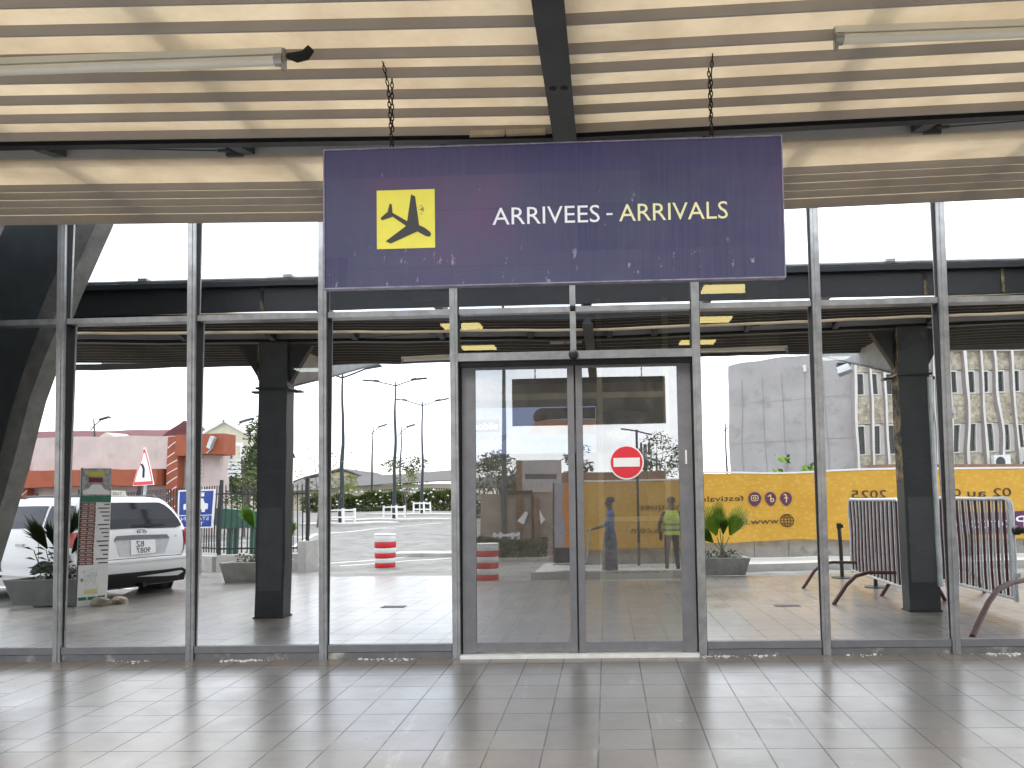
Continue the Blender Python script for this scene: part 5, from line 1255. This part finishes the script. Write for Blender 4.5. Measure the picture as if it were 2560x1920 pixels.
m_ = MB(); m_.box(14.0, -34.3, 9.45, 34, -33.85, 9.85); part('cornice', m_, M_fin, ob_)
bayw = .88; nb = 22
wp = None
for k in range(nb):
    x = 14.02 + k * bayw
    m_ = MB(); m_.box(x, -34.3, 1.0, x + .13, -33.80, 9.45); m_.m = [1, 1, 1, 1, 0, 1]; part('fin', m_, [M_fin, M_finside], ob_)
    m_ = MB()
    for z0, z1 in ((1.0, 3.72), (5.46, 7.12), (8.55, 9.45)): m_.box(x + .13, -34.3, z0, x + .88, -34.12, z1)
    part('pebble_panel', m_, M_aggr, ob_)
    for z0, z1 in ((3.75, 5.43), (7.15, 8.52)):
        m_ = MB(); m_.box(x + .13, -34.3, z0, x + .60, -34.08, z0 + .09); m_.box(x + .13, -34.3, z1 - .08, x + .60, -34.08, z1); m_.box(x + .54, -34.3, z0 + .09, x + .60, -34.08, z1 - .08); m_.box(x + .60, -34.3, z0, x + .88, -34.2, z1)
        wf = part('window', m_, M_fin, ob_)
        m_ = MB(); m_.box(x + .13, -34.3, z0 + .09, x + .50, -34.20, z1 - .08); part('pane', m_, M_dkgl, wf)
for (x, z, lab) in ((21.7, 3.22, 'white air conditioning unit on the office wall, above the banner'), (23.4, 3.6, 'white air conditioning unit at the far end of the office wall')):
    m_ = MB(); m_.box(x - .45, -33.8, z - .35, x + .45, -33.45, z + .35); t = thing('air_conditioner', lab, 'air conditioner', (x, -33.6, z), 'air conditioning units on the office block'); part('case', m_, M_white, t)
    m_ = MB(); m_.lathe([(.27, 0), (.27, .01)], 20, (x - .1, -33.45, z), 'Y'); part('fan_grille', m_, M_charcoal, t)
m_ = MB(); m_.box(13.2, -30.5, 2.2, 32, -30, 2.98); single('brick_wall', m_, mat('brown brick', (.26, .16, .11), .9, 0, 3, .2), 'brown brick wall edge between the banner and the office block', 'wall')
# notice boards beyond the door
M_boardtan = mat('tan board', (.30, .24, .20), .8, 0, 2, .1); M_wood = mat('brown timber', (.19, .10, .05), .85, 0, 6, .35)
nb_ = thing('site_hoarding', 'tan site hoarding with torn paper scraps and a timber post behind the clipped hedge', 'hoarding', (-2.2, -16, 0))
m_ = MB(); m_.box(-3.9, -15.4, 0, -1.42, -15.3, 1.9); part('tan_panel', m_, M_boardtan, nb_)
m_ = MB(); m_.box(-2.62, -15.3, 1.95, -1.40, -15.22, 2.9); part('white_panel', m_, mat('pale notice', (.42, .38, .38), .7, 0, 4, .15), nb_)
m_ = MB(); m_.box(-2.78, -15.42, .2, -2.60, -15.20, 2.9); m_.box(-2.25, -15.3, .2, -2.08, -15.20, 1.75); part('timber_post', m_, M_wood, nb_)
m_ = MB(); m_.box(-3.25, -15.29, .2, -3.13, -15.2, 2.0); m_.box(-3.13, -15.29, 1.88, -2.28, -15.2, 2.0); m_.box(-2.32, -15.29, .2, -2.26, -15.2, 1.88); part('black_frame', m_, M_rubber, nb_)
m_ = MB(); m_.box(-2.5, -15.22, 2.35, -1.55, -15.215, 2.5); part('dark_line', m_, M_charcoal, nb_)
for sc2 in ([(-2.75, 1.05), (-2.5, 1.35), (-2.42, 1.3), (-2.55, .95)], [(-2.08, 1.4), (-1.98, 1.2), (-1.9, 1.1), (-2.05, .95)], [(-1.6, 1.2), (-1.55, .95), (-1.5, .75), (-1.7, .85)]):
    m_ = MB(); m_.prism(sc2, 1, -15.25, -15.195); part('torn_paper', m_, M_white, nb_)
m_ = MB(); m_.box(-2.6, -17.5, 0, 1.95, -16.9, 2.62); single('brick_shed', m_, mat('rust brown wall', (.24, .13, .08), .9, 0, 3, .25), 'rust brown wall top showing behind the hoarding and banner', 'wall')
# masts
ms_ = thing('antenna_mast', 'far lattice mast with antenna panels behind the no entry sign', 'mast', (4.3, -72, 0))
m_ = MB(); m_.path([(4.3, -72, 0), (4.3, -72, 8.6)], [.35, .2], 8); part('mast', m_, M_charcoal, ms_)
for k in range(8):
    a = k * math.pi / 4; m_ = MB(); m_.box(4.3 + .65 * math.cos(a) - .12, -72 + .65 * math.sin(a) - .12, 6.6 + (k % 2) * .8, 4.3 + .65 * math.cos(a) + .12, -72 + .65 * math.sin(a) + .12, 8.0 + (k % 2) * .8); part('antenna', m_, M_maroof if k % 2 else M_galv, ms_)

# ---------------- trees, hedges
def tree(label, x, y, h, crown, n, leaf, mats_, seed, trunk=.12, clumps=9, grp='trees along the road', bare=0, cat='tree', zb=None):
    z0 = zr(-y) - .1 if zb is None else zb; r = random.Random(seed)
    t = thing('tree', label, cat, (x, y, z0), grp)
    top = Vector((x + r.uniform(-.3, .3), y, z0 + h * .62)); m_ = MB()
    m_.path([(x, y, z0), (x + r.uniform(-.1, .1), y, z0 + h * .3), top], [trunk, trunk * .75, trunk * .4], 8)
    cs = []
    for k in range(clumps):
        a = r.uniform(0, 6.28); rr = r.uniform(.15, 1) ** .6
        c_ = Vector((x + crown[0] * rr * math.cos(a), y + crown[1] * rr * math.sin(a), z0 + h - crown[2] + crown[2] * r.uniform(-.85, .8)))
        cs.append(c_); st_ = Vector((x, y, z0 + h * r.uniform(.25, .55)))
        m_.path([st_, st_.lerp(c_, .5) + Vector((0, 0, -.1)), c_], [trunk * .35, trunk * .22, trunk * .08], 5)
        if bare:
            for q in range(5):
                m_.path([st_.lerp(c_, .6), c_ + Vector((r.gauss(0, .35), r.gauss(0, .3), r.uniform(.1, .7)))], [trunk * .1, trunk * .04], 4)
    part('trunk', m_, M_bark, t, True)
    m_ = MB()
    for k, c_ in enumerate(cs):
        s_ = r.uniform(.35, .6); m_.leaves(c_, (crown[0] * s_, crown[1] * s_, crown[2] * s_ * .8), n // clumps, leaf, 0, seed * 31 + k, .1, ms=list(range(len(mats_))))
    part('crown', m_, mats_, t); return t
tree('dense dark tree beside the cream gable, behind the left column', -19.3, -31, 6.1, (1.5, 1.5, 2.5), 5200, .22, [M_leaf1, M_leaf2], 21, .16, 16)
tree('smaller dark bush tree in front of the dense dark tree', -15.0, -22.5, 3.2, (.9, .9, 1.2), 1300, .15, [M_leaf1, M_leaf2, M_leaf3], 22, .07, 10)
tree('thin leafed young tree right of the left column', -14.3, -28.5, 4.0, (1.5, 1.2, 1.4), 420, .13, [M_leaf3, M_leaf1], 23, .06, 10, bare=1)
tree('slim yellow green tree beside the nearest double armed lamp', -14.6, -32.5, 2.9, (.9, .9, .55), 520, .16, [M_leaf3], 24, .045, 7)
tree('slim yellow green tree beside the middle island lamp', -12.15, -36.2, 3.3, (.7, .7, .8), 420, .15, [M_leaf3, M_leaf1], 25, .045, 8)
tree('dark round crown rising above the grey sheet roof', -23.6, -77, 5.5, (2.6, 1.5, 1.6), 1500, .3, [M_leaf1, M_leaf2], 26, .14, 12)
tree('dark tree above the hoarding, in the left door leaf', -4.9, -25.5, 3.9, (1.25, 1.0, 1.15), 2600, .17, [M_leaf2, M_leaf1], 27, .10, 14)
tree('dark tree behind the rust brown wall near the mast', 2.6, -30, 5.0, (1.5, 1.2, 1.0), 900, .2, [M_leaf2, M_leaf1], 28, .10, 9)
tree('dark tree top behind the rust brown wall, at the meeting edge of the doors', -1.1, -26, 4.1, (.8, .8, .8), 500, .17, [M_leaf2], 29, .08, 8)
tree('leafy green sapling above the yellow banner, before the grey office wall', 5.0, -12.6, 2.65, (.55, .4, .45), 120, .19, [M_leafB, M_leaf1], 30, .03, 7, zb=-.1)
tree('low green sapling top above the banner, left of the barrier', 5.85, -12.6, 2.2, (.35, .3, .3), 60, .17, [M_leafB, M_leaf1], 31, .025, 5, zb=-.1)
def hedge(label, x0, x1, y, z0, h, d, n, leaf, mats_, seed, flowers=None):
    t = thing('hedge', label, 'hedge', ((x0 + x1) / 2, y, z0), 'hedges beside the road'); r = random.Random(seed); m_ = MB()
    for _ in range(n):
        x = r.uniform(x0, x1); top = h * (.86 + .14 * math.sin(x * 1.9) * math.sin(x * .7 + 1))
        zz = z0 + top * (1 - r.random() ** 2); yy = y + r.uniform(-d, d); a = Vector((r.gauss(0, 1), r.gauss(0, 1), r.gauss(0, 1))).normalized(); b = a.orthogonal().normalized(); L = leaf * r.uniform(.6, 1.3)
        m_.add([Vector((x, yy, zz)) - a * L, Vector((x, yy, zz)) + b * L * .4, Vector((x, yy, zz)) + a * L, Vector((x, yy, zz)) - b * L * .4], [(0, 1, 2, 3)], r.randrange(len(mats_)))
    part('foliage', m_, mats_, t)
    m_ = MB()
    for k in range(int((x1 - x0) / .5)): m_.path([(x0 + k * .5, y, z0), (x0 + k * .5 + r.uniform(-.2, .2), y, z0 + h * .7)], .03, 5)
    part('stems', m_, M_bark, t)
    if flowers:
        m_ = MB(); m_.v = []
        for _ in range(flowers):
            x = r.uniform(x0, x1); zz = z0 + h * r.uniform(.35, 1.0); m_.lathe([(.02, 0), (.11, .05), (.09, .12), (.02, .15)], 6, (x, y + d * r.uniform(.5, 1.1), zz))
        part('blossoms', m_, M_white, t)
    return t
hedge('tall flowering hedge in front of the grey roofed building', -27, -8, -56.5, .85, 1.75, .7, 11000, .17, [leafmat('hedge leaf', (.10, .14, .04)), M_leaf3, M_leaf1], 41, 70)
hedge('small clipped hedge by the far guard frame', -21.3, -18.2, -55, .8, .5, .4, 700, .10, [M_leaf1], 42)
hedge('clipped dark green hedge below the hoarding, in the left door leaf', -3.75, -1.75, -14.0, .05, .62, .35, 3000, .055, [M_leaf1, M_leaf2], 43)
# canopy floodlight and cameras on the right arm
fl_ = thing('floodlight', 'grey floodlight hung under the right cantilever arm', 'floodlight', (3.75, -4.6, 3.2))
m_ = MB(); m_.box(3.66, -4.7, 3.42, 3.84, -4.62, 3.52); m_.path([(3.75, -4.66, 3.52), (3.75, -4.66, 3.45)], .03, 6); part('bracket', m_, M_charcoal, fl_)
m_ = MB(); m_.xbox(Matrix.Translation((3.74, -4.55, 3.40)) @ Matrix.Rotation(.6, 4, 'X') @ Matrix.Rotation(.5, 4, 'Z'), .20, .09, .13); part('lamp_case', m_, M_galv, fl_)
m_ = MB(); m_.path([(4.06, -2.40, .3), (4.06, -2.40, 2.9)], .035, 8); m_.path([(4.16, -2.42, .3), (4.16, -2.42, 2.9)], .03, 8); single('drain_pipes', m_, M_galv, 'pair of grey pipes running up beside the right column', 'pipe', True)
dc = thing('dome_camera', 'white dome camera on the pipes beside the right column', 'camera', (4.3, -2.3, 2.6))
m_ = MB(); m_.lathe([(.02, .10), (.075, .07), (.085, 0), (.07, -.05), (.03, -.085)], 16, (4.22, -2.30, 2.42)); part('housing', m_, M_white, dc, True)
m_ = MB(); m_.lathe([(.02, 0), (.02, .02)], 10, (4.22, -2.235, 2.40), 'Y'); part('lens', m_, M_black, dc)

# ---------------- people
def skin_person(bones, subdiv=2):
    """bones: dict name -> (pos, radius, parent)"""
    me = bpy.data.meshes.new('p'); names = list(bones); idx = {n: i for i, n in enumerate(names)}
    me.from_pydata([bones[n][0] for n in names], [(idx[bones[n][2]], idx[n]) for n in names if bones[n][2]], [])
    ob = bpy.data.objects.new('p', me); C.objects.link(ob)
    md = ob.modifiers.new('s', 'SKIN'); md.use_smooth_shade = True
    for i, n in enumerate(names):
        r = bones[n][1]; sv = me.skin_vertices[0].data[i]; sv.radius = r if isinstance(r, tuple) else (r, r); sv.use_root = (i == 0)
    sb = ob.modifiers.new('b', 'SUBSURF'); sb.levels = subdiv; sb.render_levels = subdiv
    dg = bpy.context.evaluated_depsgraph_get(); m2 = bpy.data.meshes.new_from_object(ob.evaluated_get(dg))
    o_ = MB(); o_.v = [tuple(v.co) for v in m2.vertices]; o_.f = [list(p.vertices) for p in m2.polygons]; o_.m = [0] * len(o_.f); o_.raw = True
    bpy.data.objects.remove(ob); bpy.data.meshes.remove(me); bpy.data.meshes.remove(m2)
    return o_
def person(label, x, y, z, face, H, skin, top, bottom, hair, arms, stride, extra=None):
    """local: faces +y; built about the feet"""
    t = thing('person', label, 'person', (x, y, z), None, face); k = H / 1.75
    P = lambda a, b, c: (a * k, b * k, c * k)
    B = {'pelvis': (P(0, 0, .95), (.155 * k, .11 * k), None), 'belly': (P(0, .01, 1.10), (.14 * k, .105 * k), 'pelvis'), 'chest': (P(0, .0, 1.30), (.165 * k, .115 * k), 'belly'), 'neckb': (P(0, -.01, 1.46), (.075 * k, .07 * k), 'chest'), 'neck': (P(0, .01, 1.53), (.052 * k, .052 * k), 'neckb'),
         'jaw': (P(0, .035, 1.60), (.066 * k, .075 * k), 'neck'), 'head': (P(0, .02, 1.68), (.078 * k, .095 * k), 'jaw'), 'crown': (P(0, .01, 1.735), (.055 * k, .065 * k), 'head'), 'nose': (P(0, .125, 1.645), .014 * k, 'jaw')}
    for s_, nm in ((-1, 'l'), (1, 'r')):
        st_ = stride * s_
        B['hip' + nm] = (P(.095 * s_, 0, .88), (.095 * k, .095 * k), 'pelvis'); B['knee' + nm] = (P(.11 * s_, .03 + st_ * .5, .49), (.058 * k, .06 * k), 'hip' + nm); B['ankle' + nm] = (P(.12 * s_, -.02 + st_, .09), (.040 * k, .042 * k), 'knee' + nm); B['toe' + nm] = (P(.135 * s_, .15 + st_, .035), (.042 * k, .030 * k), 'ankle' + nm)
        sh, el, wr = arms[nm]
        B['sh' + nm] = (P(.185 * s_, -.005, 1.42), (.062 * k, .062 * k), 'chest'); B['el' + nm] = (P(*el), (.043 * k, .043 * k), 'sh' + nm); B['wr' + nm] = (P(*wr), (.028 * k, .030 * k), 'el' + nm)
        d = (Vector(wr) - Vector(el)).normalized(); pm = Vector(wr) + d * .07; B['palm' + nm] = (P(*pm), (.036 * k, .020 * k), 'wr' + nm)
        sd_ = d.orthogonal().normalized() if abs(d.x) > .9 else Vector((1, 0, 0)); sd_ = (sd_ - d * sd_.dot(d)).normalized()
        for f_, (o1, L) in enumerate(((-.028, .070), (-.010, .082), (.010, .076), (.027, .060))):
            b0 = pm + sd_ * o1 + d * .02; cur = Vector((0, .015, -.006))
            B['f%d%s' % (f_, nm)] = (P(*b0), .0095 * k, 'palm' + nm); B['g%d%s' % (f_, nm)] = (P(*(b0 + d * L + cur)), .0075 * k, 'f%d%s' % (f_, nm))
        th_ = Vector(wr) + d * .035 + sd_ * (-.045 * s_); B['th' + nm] = (P(*th_), .011 * k, 'wr' + nm); B['tt' + nm] = (P(*(th_ + d * .05 + sd_ * (-.015 * s_))), .009 * k, 'th' + nm)
    body = skin_person(B)
    # colour the one continuous surface by zone
    zs = [sum(body.v[i][2] for i in f) / len(f) / k for f in body.f]; xs_ = [abs(sum(body.v[i][0] for i in f) / len(f)) / k for f in body.f]
    body.m = []
    for z_, x_, f in zip(zs, xs_, body.f):
        c_ = [sum(body.v[i][a] for i in f) / len(f) / k for a in range(3)]
        if z_ < .085: m = 3
        elif z_ < .98 and x_ < .26: m = 2
        elif z_ > 1.505 and x_ < .15: m = 0
        else:
            dw = min((Vector(c_) - Vector(arms[q][2])).length for q in 'lr'); m = 0 if dw < .20 or (x_ > .2 and c_[2] < min(arms['l'][2][2], arms['r'][2][2]) + .05) else 1
        body.m.append(m)
    part('body', body, [skin, top, bottom, M_rubber], t, True, True, ang=180)
    m_ = MB()
    for s_ in (-1, 1):
        m_.lathe([(.004, 0), (.012, .004), (.004, .008)], 8, P(.03 * s_, .098, 1.675), 'Y')
    part('eyes', m_, M_black, t, local=True)
    m_ = MB(); m_.path([P(-.025, .112, 1.595), P(0, .118, 1.592), P(.025, .112, 1.595)], .005 * k, 5); part('mouth', m_, M_bmar, t, local=True)
    m_ = MB()
    for s_ in (-1, 1): m_.lathe([(.01 * k, -.008), (.026 * k, 0), (.01 * k, .008)], 8, P(.086 * s_, .01, 1.66), 'X')
    part('ears', m_, skin, t, True, True)
    m_ = MB(); m_.lathe([(.093 * k, -.035 * k), (.101 * k, .0), (.095 * k, .04 * k), (.07 * k, .08 * k), (.02 * k, .098 * k)], 16, P(0, -.012, 1.69)); part('hair', m_, hair, t, True, True)
    if extra: extra(t, k, P)
    return t
M_skin1 = mat('dark brown skin', (.085, .045, .028), .5, 0, 6, .1); M_navy = mat('navy cloth', (.012, .017, .05), .8, 0, 8, .2); M_hair = mat('black hair', (.01, .009, .009), .8); M_vest = mat('yellow green vest', (.50, .62, .06), .6, 0, 8, .12); M_silver = mat('dark reflective strip', (.10, .14, .14), .4)
def vest(t, k, P):
    m_ = MB(); ring = []
    secs = [(.93, .185, .145), (1.10, .185, .14), (1.28, .205, .145), (1.40, .205, .125), (1.475, .12, .09)]
    n = 20; vs = []
    for z_, rx, ry in secs:
        for j in range(n): a = 2 * math.pi * j / n; vs.append(P(rx * math.cos(a), ry * math.sin(a), z_))
    m_.add(vs, [(i * n + j, i * n + (j + 1) % n, (i + 1) * n + (j + 1) % n, (i + 1) * n + j) for i in range(len(secs) - 1) for j in range(n)]); m_.raw = True
    v = part('safety_vest', m_, M_vest, t, True, True)
    for z_ in (1.02, 1.14):
        m_ = MB(); n = 20; vs = []
        for zz in (z_, z_ + .045):
            for j in range(n): a = 2 * math.pi * j / n; vs.append(P(.194 * math.cos(a), .150 * math.sin(a), zz))
        m_.add(vs, [(j, (j + 1) % n, n + (j + 1) % n, n + j) for j in range(n)]); o_ = part('strip', m_, M_silver, v, True, True); o_.location = (0, 0, 0)
    for tx_, z_ in (('A.R.C', 1.325), ('SECURITE', 1.255)):
        tm = text_mb(tx_, .062, Matrix.Identity(4)); xx = [q[0] for q in tm.v]; c_ = (max(xx) + min(xx)) / 2
        o_ = MB(); o_.f = tm.f; o_.m = tm.m; o_.v = [P((q[0] - c_), -.150 + .35 * (q[0] - c_) ** 2, z_ + q[1]) for q in tm.v]; q_ = part('lettering', o_, M_navy, v, local=True); q_.location = (0, 0, 0)
AR = {'l': (0, (-.29, -.02, 1.14), (-.27, .13, .92)), 'r': (0, (.28, -.03, 1.14), (.25, .12, .93))}
g_ = person('person in navy clothes and a yellow green security vest, seen from behind', 1.42, -9.3, -.12, math.pi, 1.70, M_skin1, M_navy, M_navy, M_hair, AR, .06, vest)
M_bluetop = mat('blue patterned top', (.05, .09, .24), .8, 0, 9, .5); M_print = mat('patterned wrap cloth', (.11, .10, .13), .85, 0, 11, .8)
def wrap(t, k, P):
    m_ = MB(); secs = [(.10, .20, .17), (.45, .19, .16), (.80, .19, .15), (1.0, .165, .125)]; n = 18; vs = []
    for z_, rx, ry in secs:
        for j in range(n): a = 2 * math.pi * j / n; q = 1 + .05 * math.sin(a * 5 + z_ * 3); vs.append(P(rx * q * math.cos(a), ry * q * math.sin(a) + .02, z_))
    m_.add(vs, [(i * n + j, i * n + (j + 1) % n, (i + 1) * n + (j + 1) % n, (i + 1) * n + j) for i in range(len(secs) - 1) for j in range(n)]); m_.raw = True
    part('wrap_skirt', m_, M_print, t, True, True)
AR2 = {'l': (0, (-.27, .10, 1.16), (-.17, .36, 1.08)), 'r': (0, (.27, .10, 1.16), (.17, .36, 1.08))}
person('person in a blue top and a long patterned wrap skirt, pushing a luggage trolley', .06, -9.0, -.12, math.pi * .5, 1.72, M_skin1, M_bluetop, M_print, M_hair, AR2, .10, wrap)
lt = thing('luggage_trolley', 'grey luggage trolley pushed by the person in the wrap skirt', 'trolley', (-.75, -9.0, -.12))
m_ = MB(); m_.path([(-.36, -9.22, .96), (-.36, -8.78, .96)], .016, 8); m_.path([(-.36, -9.18, .96), (-.48, -9.18, .25), (-1.2, -9.22, .20)], .016, 8); m_.path([(-.36, -8.82, .96), (-.48, -8.82, .25), (-1.2, -8.78, .20)], .016, 8)
for k in range(5): m_.path([(-.52 - k * .15, -9.2, .235 - k * .008), (-.52 - k * .15, -8.8, .235 - k * .008)], .01, 6)
part('frame', m_, M_galv, lt, True)
for (x, y) in ((-.5, -9.2), (-.5, -8.8), (-1.15, -9.0)):
    m_ = MB(); m_.lathe([(.06, -.02), (.07, 0), (.06, .02)], 14, (x, y, -.05), 'Y'); part('wheel', m_, M_rubber, lt, True)
sc_ = thing('suitcase', 'dark suitcase lying on the luggage trolley', 'suitcase', (-.85, -9, .13))
m_ = MB(); m_.box(-1.15, -9.2, .23, -.60, -8.8, .55); part('shell', m_, M_navy, sc_); m_ = MB(); m_.path([(-.595, -9.08, .40), (-.56, -9.06, .40), (-.56, -8.94, .40), (-.595, -8.92, .40)], .012, 6); part('handle', m_, M_rubber, sc_)

pf = thing('floodlight', 'grey floodlight fixed high on the slanting pylon', 'floodlight', (-7.5, -2.0, 4.8))
m_ = MB(); m_.xbox(Matrix.Translation((-7.5, -2.0, 4.93)) @ Matrix.Rotation(.35, 4, 'Y'), .42, .22, .16); part('lamp_case', m_, M_galv, pf)
m_ = MB(); m_.xbox(Matrix.Translation((-7.47, -1.98, 4.80)) @ Matrix.Rotation(.30, 4, 'Y'), .50, .26, .03); part('lens_frame', m_, M_alu, pf)
m_ = MB(); m_.path([(-7.6, -2.0, 4.95), (-7.9, -1.4, 4.9), (-8.0, -.70, 4.7)], .03, 6); part('bracket', m_, M_charcoal, pf)
